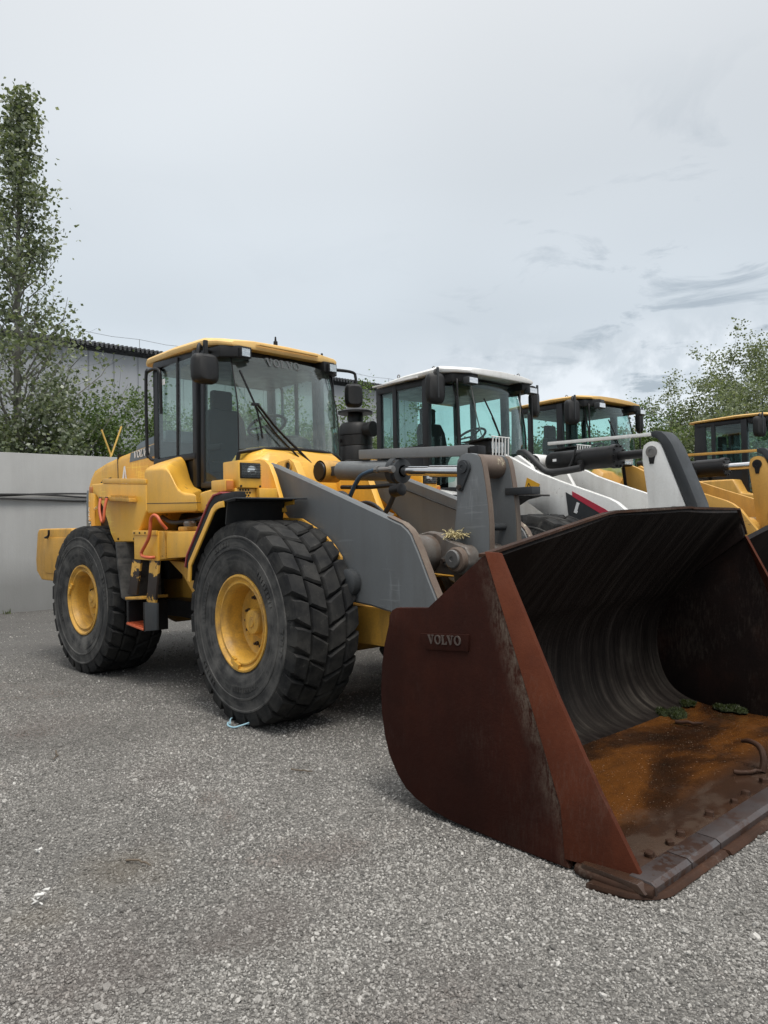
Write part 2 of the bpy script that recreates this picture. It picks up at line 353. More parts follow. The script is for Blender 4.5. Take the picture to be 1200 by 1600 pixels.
# ------------------------------------------------------------------ mesh helpers
class G:
    def __init__(s): s.bm = bmesh.new(); s.uv = None
    def poly(s, vs, fs):
        v = [s.bm.verts.new(p) for p in vs]
        for f in fs:
            try: s.bm.faces.new([v[i] for i in f])
            except ValueError: pass
        return s
    def box(s, x0, x1, y0, y1, z0, z1):
        return s.poly([(x, y, z) for x in (x0, x1) for y in (y0, y1) for z in (z0, z1)],
                      [(0, 1, 3, 2), (4, 6, 7, 5), (0, 4, 5, 1), (2, 3, 7, 6), (0, 2, 6, 4), (1, 5, 7, 3)])
    def prism(s, pts, a, b, ax='y'):
        def q(p, t): return {'y': (p[0], t, p[1]), 'x': (t, p[0], p[1]), 'z': (p[0], p[1], t)}[ax]
        n = len(pts); vs = [q(p, a) for p in pts] + [q(p, b) for p in pts]
        return s.poly(vs, [tuple(range(n)), tuple(range(2*n-1, n-1, -1))] + [(i, (i+1) % n, n+(i+1) % n, n+i) for i in range(n)])
    def cyl(s, p0, p1, r0, r1=None, n=20):
        return s.lathe([(0, 0), (r0, 0), (r0 if r1 is None else r1, (Vector(p1)-Vector(p0)).length), (0, (Vector(p1)-Vector(p0)).length)], p0, Vector(p1)-Vector(p0), n)
    def lathe(s, prof, c, axis, n=32):
        a = Vector(axis).normalized(); u = a.orthogonal().normalized(); w = a.cross(u); c = Vector(c); rings = []
        for r, t in prof:
            if r < 1e-6: rings.append([s.bm.verts.new(c+a*t)])
            else: rings.append([s.bm.verts.new(c+a*t+(u*cos(2*pi*i/n)+w*sin(2*pi*i/n))*r) for i in range(n)])
        for A, B in zip(rings, rings[1:]):
            for i in range(n):
                j = (i+1) % n
                f = [A[0] if len(A) == 1 else A[i], B[0] if len(B) == 1 else B[i], B[0] if len(B) == 1 else B[j], A[0] if len(A) == 1 else A[j]]
                f = list(dict.fromkeys(f))
                if len(f) > 2:
                    try: s.bm.faces.new(f)
                    except ValueError: pass
        return s
    def tube(s, pts, r, n=8, r1=None):
        pts = [Vector(p) for p in pts]; rings = []; u = None
        for i, p in enumerate(pts):
            d = (pts[min(i+1, len(pts)-1)]-pts[max(i-1, 0)]).normalized()
            u = d.orthogonal().normalized() if u is None else (u-d*u.dot(d)).normalized()
            w = d.cross(u); rr = r if r1 is None else r+(r1-r)*i/(len(pts)-1)
            rings.append([s.bm.verts.new(p+(u*cos(2*pi*k/n)+w*sin(2*pi*k/n))*rr) for k in range(n)])
        for A, B in zip(rings, rings[1:]):
            for k in range(n): s.bm.faces.new((A[k], A[(k+1) % n], B[(k+1) % n], B[k]))
        s.bm.faces.new(rings[0][::-1]); s.bm.faces.new(rings[-1]); return s
    def sphere(s, c, r, sc=(1, 1, 1), sub=2):
        o = bmesh.ops.create_icosphere(s.bm, subdivisions=sub, radius=r)
        for v in o['verts']: v.co = Vector((v.co.x*sc[0]+c[0], v.co.y*sc[1]+c[1], v.co.z*sc[2]+c[2]))
        return s
    def loft(s, secs, cap=True):
        R = [[s.bm.verts.new(p) for p in q] for q in secs]; n = len(R[0])
        for A, B in zip(R, R[1:]):
            for k in range(n): s.bm.faces.new((A[k], A[(k+1) % n], B[(k+1) % n], B[k]))
        if cap: s.bm.faces.new(R[0][::-1]); s.bm.faces.new(R[-1])
        return s
    def obj(s, name, mat, parent=None, bevel=0, seg=2, ang=32, mx=None):
        bm = s.bm; bmesh.ops.recalc_face_normals(bm, faces=bm.faces)
        if bevel:
            ed = [e for e in bm.edges if len(e.link_faces) == 2 and e.calc_face_angle(0) > rad(28)]
            bmesh.ops.bevel(bm, geom=ed, offset=bevel, segments=seg, affect='EDGES', profile=.6, clamp_overlap=True)
        me = bpy.data.meshes.new(name); bm.to_mesh(me); bm.free()
        for p in me.polygons: p.use_smooth = True
        me.set_sharp_from_angle(angle=rad(ang))
        if mat: me.materials.append(mat)
        return link(name, me, parent, mx)
def link(name, me, parent=None, mx=None):
    o = bpy.data.objects.new(name, me); COL.objects.link(o)
    if parent: o.parent = parent
    if mx is not None: o.matrix_basis = mx
    return o
def empty(name, loc=(0, 0, 0), parent=None, mx=None):
    o = link(name, None, parent, mx); o.empty_display_size = .3
    if mx is None: o.location = loc
    return o
def tag(o, label, cat, group=None, kind=None):
    o['label'] = label; o['category'] = cat
    if group: o['group'] = group
    if kind: o['kind'] = kind
    return o
def bez(pts, n=10):
    """Catmull-Rom through the points"""
    P = [Vector(p) for p in pts]; P = [2*P[0]-P[1]] + P + [2*P[-1]-P[-2]]; out = []
    for i in range(1, len(P)-2):
        for k in range(n):
            t = k/n; a, b, c, d = P[i-1:i+3]
            out.append(.5*((2*b)+(c-a)*t+(2*a-5*b+4*c-d)*t*t+(3*b-a-3*c+d)*t**3))
    out.append(P[-2]); return out
def volvo(h, sh=0.):
    """slab-serif letters as closed 2-D polygons, returns (polys, width)"""
    out = []; x = 0; t = .15*h
    def add(p, x0): out.append([(x0+a+sh*b, b) for a, b in p])
    def V(x0):
        w = .92*h
        add([(.05*h, h*.9), (.30*h, h*.9), (.52*h, .22*h), (.46*h, 0), (.38*h, 0)], x0); add([(.46*h, 0), (.52*h, .22*h), (.70*h, h*.9), (.82*h, h*.9), (.52*h, 0)], x0)
        add([(-.03*h, h*.9), (.40*h, h*.9), (.40*h, h), (-.03*h, h)], x0); add([(.60*h, h*.9), (.92*h, h*.9), (.92*h, h), (.60*h, h)], x0); return w
    def O(x0):
        n = 20; w = .98*h; c = (.49*h, .5*h)
        for i in range(n):
            a, b = 2*pi*i/n, 2*pi*(i+1)/n
            add([(c[0]+.49*h*cos(a), c[1]+.51*h*sin(a)), (c[0]+.49*h*cos(b), c[1]+.51*h*sin(b)), (c[0]+.27*h*cos(b), c[1]+.39*h*sin(b)), (c[0]+.27*h*cos(a), c[1]+.39*h*sin(a))], x0)
        return w
    def Lt(x0):
        add([(.10*h, .1*h), (.33*h, .1*h), (.33*h, .9*h), (.10*h, .9*h)], x0); add([(0, .9*h), (.45*h, .9*h), (.45*h, h), (0, h)], x0); add([(0, 0), (.78*h, 0), (.78*h, .32*h), (.69*h, .32*h), (.62*h, .1*h), (0, .1*h)], x0); return .80*h
    for f in (V, O, Lt, V, O): x += f(x)+.09*h
    return out, x
def text_mesh(txt, size, depth=.002, bold=0.):
    cu = bpy.data.curves.new('lettering', 'FONT'); cu.body = txt; cu.size = size; cu.extrude = depth; cu.resolution_u = 3; cu.offset = bold
    o = bpy.data.objects.new('lettering', cu); COL.objects.link(o); bpy.context.view_layer.update()
    me = bpy.data.meshes.new_from_object(o); bpy.data.objects.remove(o); return me
def frame_mx(o, ex, ey):
    ex = Vector(ex).normalized(); ey = Vector(ey).normalized(); ez = ex.cross(ey)
    m = Matrix((ex, ey, ez)).transposed().to_4x4(); m.translation = o; return m

# ------------------------------------------------------------------ setting: ground, wall, warehouse
g = G(); s_ = 400
g.poly([(-s_, -s_, 0), (s_, -s_, 0), (s_, s_, 0), (-s_, s_, 0)], [(0, 1, 2, 3)])
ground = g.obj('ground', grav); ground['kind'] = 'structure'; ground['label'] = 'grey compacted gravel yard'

WX = -10.35
wall = empty('concrete_wall', (WX, 8, 0))
tag(wall, 'pale grey concrete yard wall behind the front yellow loader', 'wall')
ys = [-22+4.1*i for i in range(15)]
for a, b in zip(ys, ys[1:]):
    dz = random.uniform(-.012, .012)
    G().box(-.22, 0, a+.006-8, b-.006-8, -.1, 3.10+dz).obj('wall_panel', conc, wall, .012)
for i, (z0, sag, off) in enumerate([(2.27, .05, .035), (2.24, .08, .06), (2.21, .03, .05)]):
    pts = []
    for j in range(60):
        y = -22+j*.9; pts.append((WX+off+.02*sin(j*1.3+i), y, z0+.035*sin(y*.75+i*2.1)+.02*sin(y*1.9+i)))
    c = tag(G().tube(bez(pts, 3), .018, 7).obj('cable', cablem), ['upper black cable strung along the concrete wall', 'middle black cable strung along the concrete wall', 'lowest black cable strung along the concrete wall'][i], 'cable', 'black cables along the wall')

wh = empty('warehouse', (-28, 10, 0)); tag(wh, 'long grey metal-clad warehouse behind the trees and wall', 'warehouse')
Y0, Y1 = -18, 18.5; HX = 9.95
n = 32; dy = (Y1-Y0)/n
for i in range(n):
    a = Y0+i*dy
    p = [(-.05, a), (0, a+.015), (0, a+dy-.06), (-.03, a+dy-.03), (-.03, a+dy)]
    G().prism([(q[0], q[1]) for q in p]+[(-.15, a+dy), (-.15, a)], 0, HX-.35+.0, 'z').obj('cladding_panel', clad, wh)
G().box(-20, -.16, Y0, Y1, 0, HX-.36).obj('wall_core', clad, wh)
rb = []
nn = 180; dyr = (Y1-Y0+1.2)/nn
pr = []
for i in range(nn):
    a = Y0-.6+i*dyr; pr += [(a, HX-.14), (a+dyr*.35, HX-.14), (a+dyr*.5, HX), (a+dyr*.85, HX)]
top = [(.45, y, z) for y, z in pr]; bot = [(.45, y, z-.08) for y, z in pr]
top2 = [(-20, y, z+2.2) for y, z in pr]; nb = len(pr)
g = G(); g.poly(top+bot+top2, [(i, i+1, nb+i+1, nb+i) for i in range(nb-1)]+[(i, 2*nb+i, 2*nb+i+1, i+1) for i in range(nb-1)])
g.obj('roof', roofm, wh)
g = G()
for y in np.arange(Y0, Y1, 2.6):
    g.tube([(.30, y, HX-.02), (.30, y, HX+.42)], .012, 5)
g.tube(bez([(.30, y, HX+.42-(.06 if k % 2 else 0)) for k, y in enumerate(np.arange(Y0, Y1, 1.3))], 2), .009, 5)
g.obj('lightning_wire', gry_lt, wh)

# grass strip at the foot of the wall
def blades(name, pts, h, mat, w=.012):
    vs, fs = [], []
    for (x, y, z) in pts:
        a = random.uniform(0, 2*pi); hh = h*random.uniform(.5, 1.2); l = random.uniform(0, .5)*hh; i = len(vs)
        dx, dy_ = cos(a)*w, sin(a)*w
        vs += [(x-dx, y-dy_, z), (x+dx, y+dy_, z), (x+sin(a)*l+random.gauss(0, .2*hh), y-cos(a)*l, z+hh)]; fs.append((i, i+1, i+2))
    me = bpy.data.meshes.new(name); me.from_pydata(vs, [], fs); me.materials.append(mat); return link(name, me)
gp = []
for k in range(2600):
    y = random.uniform(-9, -.15)
    if math.sin(y*2.1)+math.sin(y*5.3+1) > random.uniform(-1.2, .9): gp.append((WX+abs(random.gauss(0, .10))+.02, y, 0))
tag(blades('grass', gp, .10, grassm), 'low green grass growing along the foot of the concrete wall', 'grass', kind='stuff')

# ------------------------------------------------------------------ wheels
def lugs(g, R, hw, n, u0c=.16):
    p = 2*pi/n
    def pt(u, th, r, side): return (r*sin(th), u*side, r*cos(th))
    for side in (-1, 1):
        for k in range(n):
            for typ in (0, 1):
                base = k*p + (p*.5 if side > 0 else 0)
                ch = lambda u: 1.15*p*(1-abs(u)/hw)*.62
                if typ == 0: us = [.162, .230, hw-.004]; ht = [.475, .45, .375]
                else: us = [.006, .082, .156]; ht = [.42, .475, .478]
                off = 0 if typ == 0 else p*.12
                lo = [(u, base+ch(u)+off-h*p) for u, h in zip(us, ht)]; hi = [(u, base+ch(u)+off+h*p) for u, h in zip(us, ht)]
                loop = lo+hi[::-1]
                cu = sum(u for u, _ in loop)/6; ct = sum(t for _, t in loop)/6
                def ring(sc, r, sh):
                    out = []
                    for u, t in loop:
                        uu, tt = cu+(u-cu)*sc, ct+(t-ct)*sc; rr = r
                        if u > hw-.01:
                            rr = r-.022 if sh < 2 else r-.016
                            if sh == 0: rr = R-.115; uu = hw+.004
                        out.append(g.bm.verts.new(pt(uu, tt, rr, side)))
                    return out
                A, B, C = ring(1.04, R-.050, 0), ring(.975, R-.014, 1), ring(.80, R, 2)
                for P, Q in ((A, B), (B, C)):
                    for i in range(6): g.bm.faces.new((P[i], P[(i+1) % 6], Q[(i+1) % 6], Q[i]))
                g.bm.faces.new(C)
def wheel_meshes():
    R, hw = .805, .298
    g = G()
    prof = [(.352, -.25), (.385, -.268), (.42, -.285), (.50, -.302), (.575, -.306), (.578, -.311), (.590, -.311), (.593, -.306), (.64, -.303), (.667, -.303), (.672, -.308), (.684, -.307), (.688, -.301), (.715, -.292), (.748, -.275), (.766, -.22), (.772, 0)]
    prof = prof+[(r, -u) for r, u in prof[::-1][1:]]
    g.lathe(prof, (0, 0, 0), (0, 1, 0), 72)
    for f in g.bm.faces: f.material_index = 0
    ns = len(g.bm.faces)
    lugs(g, R, hw, 25)
    # raised letters/marks on the sidewall as short blocks
    for rr, sp in ((.515, [(.3, .9), (2.2, 2.9), (4.3, 5.0)]), (.632, [(1.2, 1.5), (3.4, 3.75), (5.4, 5.8)])):
        for a0, a1 in sp:
            a = a0
            while a < a1:
                da = .045; y = -.3045 if rr < .55 else -.3065
                vs = []
                for dr, d, yy in [(-.02, 0, 0), (.02, 0, 0), (.02, da, 0), (-.02, da, 0)]:
                    for e in (0, -.004): vs.append(((rr+dr)*sin(a+d), y+e, (rr+dr)*cos(a+d)))
                g.poly(vs, [(1, 3, 5, 7), (0, 1, 3, 2), (2, 3, 5, 4), (4, 5, 7, 6), (6, 7, 1, 0)]); a += .07
    bm = g.bm; bmesh.ops.recalc_face_normals(bm, faces=bm.faces)
    me = bpy.data.meshes.new('tyre'); 
    for f in bm.faces:
        c = f.calc_center_median(); r = math.hypot(c.x, c.z)
        f.material_index = 1 if r < .70 else 0; f.smooth = True
    bm.to_mesh(me); bm.free(); me.materials.append(rub); me.materials.append(rub_side); me.set_sharp_from_angle(angle=rad(34))
    g = G()
    g.lathe([(.345, -.20), (.372, -.243), (.384, -.262), (.380, -.278), (.366, -.280), (.352, -.266), (.342, -.252), (.330, -.250), (.322, -.262), (.312, -.262), (.304, -.246), (.292, -.225), (.287, -.20), (.280, -.085), (.262, -.072), (.225, -.066), (.12, -.068), (.0, -.07)], (0, 0, 0), (0, 1, 0), 56)
    # lock-ring clamp at the bottom and a driver lug
    g.box(.02, .10, -.284, -.255, -.352, -.312); g.box(-.03, .02, -.276, -.25, -.345, -.30)
    rim = g.obj('rim_proto', yel_rim, None, 0, ang=30); rme = rim.data; bpy.data.objects.remove(rim)
    g = G(); g.lathe([(.150, -.066), (.142, -.085), (.118, -.098), (.108, -.108), (.104, -.150), (.094, -.166), (.045, -.172), (.04, -.180), (0, -.181)], (0, 0, 0), (0, 1, 0), 28)
    h = g.obj('hub_proto', yel_rim, None, 0); hme = h.data; bpy.data.objects.remove(h)
    g = G(); g.lathe([(.018, 0), (.018, -.020), (.011, -.024), (.011, -.040), (0, -.040)], (0, 0, 0), (0, 1, 0), 6)
    b = g.obj('bolt_proto', bumpm, None, 0); bme = b.data; bpy.data.objects.remove(b)
    return me, rme, hme, bme
TY, RIM, HUB, BOLT = wheel_meshes()
def wheel(parent, x, side, z=.79, y=1.03, mx=None, bolts=True, rot=0., sc=1.):
    """side -1: the machine's right (towards the camera)"""
    m = Matrix.Translation((x, side*y, z)) @ (Matrix.Rotation(pi, 4, 'Z') if side > 0 else Matrix.Identity(4)) @ Matrix.Rotation(rot, 4, 'Y') @ Matrix.Scale(sc, 4)
    if mx is not None: m = mx @ m
    w = empty('wheel', parent=parent, mx=m)
    link('tyre', TY, w); link('rim', RIM, w); link('hub', HUB, w)
    if bolts:
        for k in range(16):
            if k % 4 == 3: continue
            a = 2*pi*k/16; link('bolt', BOLT, w, Matrix.Translation((.200*cos(a), -.066, .200*sin(a))))
    return w

# ------------------------------------------------------------------ cab builder (shared by the four loaders)
def tube_part(name, pts, r, mat, parent, mx=None, smooth=0, n=8):
    return G().tube(bez(pts, smooth) if smooth else pts, r, n).obj(name, mat, parent, mx=mx, ang=60)
def pane(name, quad, mat, parent, th=.006):
    """flat pane with thickness from >=3 corner points"""
    v = [Vector(p) for p in quad]; nrm = (v[1]-v[0]).cross(v[2]-v[0]).normalized()*th
    n = len(v)
    return G().poly([*v, *[p+nrm for p in v]], [tuple(range(n)), tuple(range(2*n-1, n-1, -1))]+[(i, (i+1) % n, n+(i+1) % n, n+i) for i in range(n)]).obj(name, mat, parent)
def lerp(a, b, t): return tuple(p+(q-p)*t for p, q in zip(a, b))
def post(parent, a, b, w=.05, d=.05, mat=None, name='pillar'):
    """square bar from a to b"""
    A, B = Vector(a), Vector(b); dz = (B-A).normalized(); u = Vector((1, 0, 0)) if abs(dz.x) < .8 else Vector((0, 1, 0))
    u = (u-dz*u.dot(dz)).normalized(); v = dz.cross(u)
    q = lambda P: [tuple(P+u*sx*w/2+v*sy*d/2) for sx, sy in ((-1, -1), (1, -1), (1, 1), (-1, 1))]
    return G().loft([q(A), q(B)]).obj(name, mat or cabk, parent, min(w, d)*.18)

def curved_shield(parent, zs, xe, xc, yh, mat, name='windshield', th=.007, ny=14):
    """front glass bowed forwards: zs heights, xe edge x, xc centre x, yh half widths per height"""
    secs = []
    for z, a, c, h in zip(zs, xe, xc, yh):
        row = []
        for i in range(ny+1):
            t = -1+2*i/ny; row.append((a+(c-a)*(1-abs(t)**2.6), t*h, z))
        secs.append(row)
    vs = [p for r in secs for p in r]; m = len(vs); vs += [(p[0]-th, p[1], p[2]) for p in vs]; W_ = ny+1; fs = []
    for j in range(len(secs)-1):
        for i in range(ny):
            a = j*W_+i; q = (a, a+1, a+W_+1, a+W_); fs += [q, tuple(m+k for k in q[::-1])]
    for i in range(ny): fs += [(i, m+i, m+i+1, i+1), (m-W_+i, m-W_+i+1, 2*m-W_+i+1, 2*m-W_+i)]
    for j in range(len(secs)-1):
        fs += [(j*W_, (j+1)*W_, m+(j+1)*W_, m+j*W_), (j*W_+ny, m+j*W_+ny, m+(j+1)*W_+ny, (j+1)*W_+ny)]
    return G().poly(vs, fs).obj(name, mat, parent, ang=50)

def roof_mesh(parent, secs, mat, name='roof', bevel=.02):
    """secs: (x, half width, z_bottom, z_top) ; crowned loft"""
    L = []
    for x, h, zb, zt in secs:
        L.append([(x, -h, zb), (x, -h-.012, (zb+zt)/2), (x, -h+.03, zt-.012), (x, -h*.6, zt+.014), (x, 0, zt+.022), (x, h*.6, zt+.014), (x, h-.03, zt-.012), (x, h+.012, (zb+zt)/2), (x, h, zb)])
    return G().loft(L).obj(name, mat, parent, bevel, 2, 30)

def mirror(parent, c, w, h, arm, yaw=0., mat=None, pill=.045):
    """mirror head (rounded box facing rearwards) and its bent arm"""
    g = G(); secs = []
    for x, s in ((-.055, .80), (-.035, .97), (.0, 1.), (.035, .96), (.062, .74)):
        ring = []
        for k in range(20):
            a = 2*pi*k/20; e = 2/4.2
            ring.append((x, w/2*s*math.copysign(abs(cos(a))**e, cos(a)), h/2*s*math.copysign(abs(sin(a))**e, sin(a))))
        secs.append(ring)
    g.loft(secs)
    m = g.obj('mirror', mat or blk_pl, parent, mx=Matrix.Translation(c) @ Matrix.Rotation(yaw, 4, 'Z'), ang=40)
    G().prism([(w*.34*math.copysign(abs(cos(2*pi*k/16))**.5, cos(2*pi*k/16)), h*.36*math.copysign(abs(sin(2*pi*k/16))**.5, sin(2*pi*k/16))) for k in range(16)], -.062, -.056, 'x').obj('mirror_glass', reflm, m)
    if arm: tube_part('mirror_arm', arm, .017, blk_pl, parent, smooth=4)
    return m

def seat(parent, x, z, sc=1.):
    b = G(); b.box(x-.25, x+.27, -.26, .26, z, z+.14); s = b.obj('seat', seatm, parent, .05, 3)
    g = G(); g.loft([[(x-.30-.10*t, -w, z+.12+.62*t), (x-.18-.10*t, -w*1.0, z+.12+.62*t), (x-.18-.10*t, w, z+.12+.62*t), (x-.30-.10*t, w, z+.12+.62*t)] for t, w in ((0, .24), (.3, .26), (.8, .24), (1, .18))])
    g.box(x-.42, x-.33, -.13, .13, z+.74, z+.96); g.obj('backrest', seatm, s, .035, 3)
    for sd_ in (-1, 1): G().box(x-.22, x+.10, sd_*.30-.04, sd_*.30+.04, z+.24, z+.31).obj('armrest', seatm, s, .03, 2)
    return s
def steering(parent, x, z):
    g = G(); ax = Vector((-.45, 0, .9)).normalized(); c = Vector((x, 0, z)); u = Vector((0, 1, 0)); w = ax.cross(u)
    g.tube([c+(u*cos(2*pi*k/28)+w*sin(2*pi*k/28))*.2 for k in range(29)], .016, 7)
    for a in (.5, 2.6, 4.7): g.tube([c, c+(u*cos(a)+w*sin(a))*.2], .012, 6)
    g.tube([c, c-ax*.35], .03, 8); return g.obj('steering_wheel', blk_pl, parent)

# ------------------------------------------------------------------ the front loader, front frame
A_ = .05926; JX = -1.6
MR = Matrix.Translation((JX, 0, 0)) @ Matrix.Rotation(A_, 4, 'Z') @ Matrix.Translation((-JX, 0, 0))
L1 = empty('wheel_loader'); tag(L1, 'yellow wheel loader with grey lift arms and the big rusty bucket nearest the camera', 'wheel loader', 'wheel loaders parked in a row')
wheel(L1, 0, -1, .79, .985, rot=.35); wheel(L1, 0, 1, .79, .985)
wheel(L1, -3.2, -1, .79, .985, MR, rot=2.0); wheel(L1, -3.2, 1, .79, .985, MR)

G().cyl((0, -.80, .79), (0, .80, .79), .17, n=24).lathe([(.0, -.32), (.26, -.30), (.36, -.14), (.36, .14), (.26, .30), (0, .32)], (0, 0, .79), (0, 1, 0), 24).obj('front_axle', yel_worn, L1)
G().cyl((-3.2, -.80, .79), (-3.2, .80, .79), .17, n=24).lathe([(.0, -.32), (.26, -.30), (.36, -.14), (.36, .14), (.26, .30), (0, .32)], (-3.2, 0, .79), (0, 1, 0), 24).obj('rear_axle', yel_worn, L1, mx=MR)

ARM = [(-.55, 2.04), (-.47, 2.11), (-.331, 2.073), (.40, 1.83), (1.10, 1.593), (1.18, 1.565), (1.255, 1.54), (1.317, 1.499), (1.355, 1.46), (1.379, 1.414), (1.425, 1.335), (1.462, 1.26), (1.515, 1.155), (1.577, 1.042), (1.70, .80), (1.88, .55), (1.90, .42), (1.80, .34), (1.68, .40), (1.45, .66), (1.25, .82), (1.11, .90), (.90, .930), (.675, .946), (.50, 1.02), (.10, 1.42), (-.50, 1.86), (-.58, 1.95)]
for sd_ in (-1, 1):
    a0, a1 = (.605, .68)
    arm = G().prism(ARM, sd_*a0, sd_*a1).obj('lift_arm', gry, L1, .016, 1, 20)
    # worn front rim of the plate
    rim_ = [p for p in ARM[4:15]]; off = []
    for i, p in enumerate(rim_):
        q = rim_[max(i-1, 0)]; r_ = rim_[min(i+1, len(rim_)-1)]; d = Vector((r_[0]-q[0], r_[1]-q[1])).normalized(); off.append((p[0]-d.y*.005, p[1]+d.x*.005))
    vs = [(x, sd_*(a0+.006), z) for x, z in off]+[(x, sd_*(a1-.006), z) for x, z in off]; k = len(off)
    vs2 = [(x, sd_*(a0+.006), z) for x, z in rim_]+[(x, sd_*(a1-.006), z) for x, z in rim_]
    G().poly(vs+vs2, [(i, i+1, k+i+1, k+i) for i in range(k-1)]+[(i, i+1, 2*k+i+1, 2*k+i) for i in range(k-1)]+[(k+i, 3*k+i, 3*k+i+1, k+i+1) for i in range(k-1)]).obj('worn_edge', brn, arm)
    # lift cylinder boss on the outer face
    G().lathe([(.095, 0), (.105, .012), (.105, .07), (.085, .085), (.045, .09), (0, .09)], (.70, sd_*.68, 1.10), (0, sd_, 0), 24).obj('pin_boss', gry_dk, arm)
    G().tube([(-.75, sd_*.50, 1.05), (.30, sd_*.50, 1.10)], .075, 16).obj('lift_cylinder', gry_dk, L1, .0)
    G().tube([(.30, sd_*.50, 1.10), (.70, sd_*.50, 1.10)], .04, 12).obj('lift_cylinder_rod', chrome, L1)

# bellcrank
BC = [(1.345, 1.968), (1.352, 2.005), (1.385, 2.035), (1.43, 2.048), (1.49, 2.045), (1.545, 2.030), (1.572, 2.005), (1.592, 1.94), (1.612, 1.82), (1.632, 1.669), (1.642, 1.52), (1.640, 1.365), (1.62, 1.15), (1.56, .90), (1.44, .86), (1.34, .95), (1.28, 1.15), (1.285, 1.35), (1.303, 1.478), (1.322, 1.60), (1.337, 1.714), (1.340, 1.85)]
bc = empty('bellcrank', parent=L1)
BCS = .185
for sd_ in (-1, 1):
    y0, y1 = (sd_*.125, sd_*BCS)
    pl = G().prism(BC, y0, y1).obj('bellcrank_plate', gry, bc, .008, 2)
    e = BC[5:14]; k = len(e)
    off = [(x+.005, z+.001) for x, z in e]
    G().poly([(x, y0+sd_*.004, z) for x, z in off]+[(x, y1-sd_*.004, z) for x, z in off]+[(x, y0+sd_*.004, z) for x, z in e]+[(x, y1-sd_*.004, z) for x, z in e],
             [(i, i+1, k+i+1, k+i) for i in range(k-1)]+[(i, i+1, 2*k+i+1, 2*k+i) for i in range(k-1)]+[(k+i, 3*k+i, 3*k+i+1, k+i+1) for i in range(k-1)]).obj('rough_plate_edge', brn, pl)
    # keeper: tear-drop plate with pin end and bolt
    kp = [(1.424+.062*cos(a), 1.94+.062*sin(a)) for a in np.linspace(-.3, pi+.15, 14)]+[(1.385+.026*cos(a), 1.795+.026*sin(a)) for a in np.linspace(pi+.1, 2*pi-.1, 8)]
    kpo = G().prism(kp, sd_*BCS, sd_*(BCS+.022)).obj('pin_keeper', gry_dk, pl, .006)
    G().lathe([(.044, .022), (.044, .034), (.018, .036), (.016, .031), (0, .031)], (1.424, sd_*BCS, 1.945), (0, sd_, 0), 20).obj('pin_end', gry_dk, pl)
    G().lathe([(.019, .022), (.019, .04), (0, .04)], (1.388, sd_*BCS, 1.80), (0, sd_, 0), 6).obj('keeper_bolt', bumpm, pl)
G().lathe([(.05, -.135), (.088, -.124), (.088, .124), (.05, .135)], (1.475, 0, 1.955), (0, 1, 0), 28).obj('bushing', brn, bc)
G().cyl((1.53, -.12, 1.50), (1.53, .12, 1.50), .028).obj('spacer', gry_dk, bc)
# lower cross tube casting and pins
ct = G().lathe([(.165, -.60), (.158, -.52), (.138, -.42), (.132, .42), (.158, .52), (.165, .60)], (1.17, 0, 1.315), (0, 1, 0), 32).obj('cross_tube', castm, L1, ang=40)
CS = [(1.05, 1.455), (1.17, 1.478), (1.26, 1.465), (1.36, 1.415), (1.46, 1.385), (1.54, 1.365), (1.575, 1.31), (1.575, 1.24), (1.53, 1.17), (1.44, 1.155), (1.30, 1.16), (1.10, 1.17), (1.02, 1.30)]
for sd_ in (-1, 1):
    ck = G().prism(CS, sd_*.25, sd_*.33).obj('pivot_cheek', castm, L1, .02, 3)
    G().lathe([(.092, 0), (.092, .035), (.08, .045), (0, .045)], (1.475, sd_*.33, 1.272), (0, sd_, 0), 28).obj('pin_collar', brn, ck)
    G().lathe([(.068, .03), (.068, .056), (.060, .062), (.02, .062), (.018, .055), (0, .055)], (1.460, sd_*.33, 1.278), (0, sd_, 0), 28).obj('pin_cap', pin, ck)
    kp = [(1.46+.045*cos(a), 1.278+.066*sin(a)) for a in np.linspace(pi/2, -pi/2, 8)]+[(1.345+.03*cos(a), 1.262+.03*sin(a)) for a in np.linspace(-pi/2-.2, -1.5*pi+.2, 8)]
    kk = G().prism(kp, sd_*.33, sd_*.356).obj('pin_keeper', pin, ck, .005)
    G().lathe([(.018, 0), (.018, .02), (0, .02)], (1.348, sd_*.356, 1.262), (0, sd_, 0), 6).obj('bolt', bumpm, kk)
G().cyl((1.45, -.26, 1.275), (1.45, .26, 1.275), .098, n=26).obj('pivot_pin', castm, L1)
# tilt link from bellcrank to bucket
G().prism([(1.40, 1.02), (1.55, 1.05), (1.98, .98), (2.02, .90), (1.96, .84), (1.5, .90), (1.40, .93)], -.09, .09).obj('tilt_link', gry_dk, L1, .02)
st = G(); random.seed(3)
for k in range(90):
    a = random.uniform(-.9, .9); p = Vector((1.36+random.uniform(-.05, .05), -.24+random.uniform(-.07, .05), 1.43)); d = Vector((random.uniform(-.3, 1), random.uniform(-.8, .5), random.uniform(.15, .7))).normalized()*random.uniform(.05, .12)
    st.tube([p, p+d*.6, p+d+Vector((0, 0, -.03))], .0028, 3)
tag(st.obj('straw_tuft', straw), 'pale straw tuft caught beside the bellcrank pivot', 'straw')

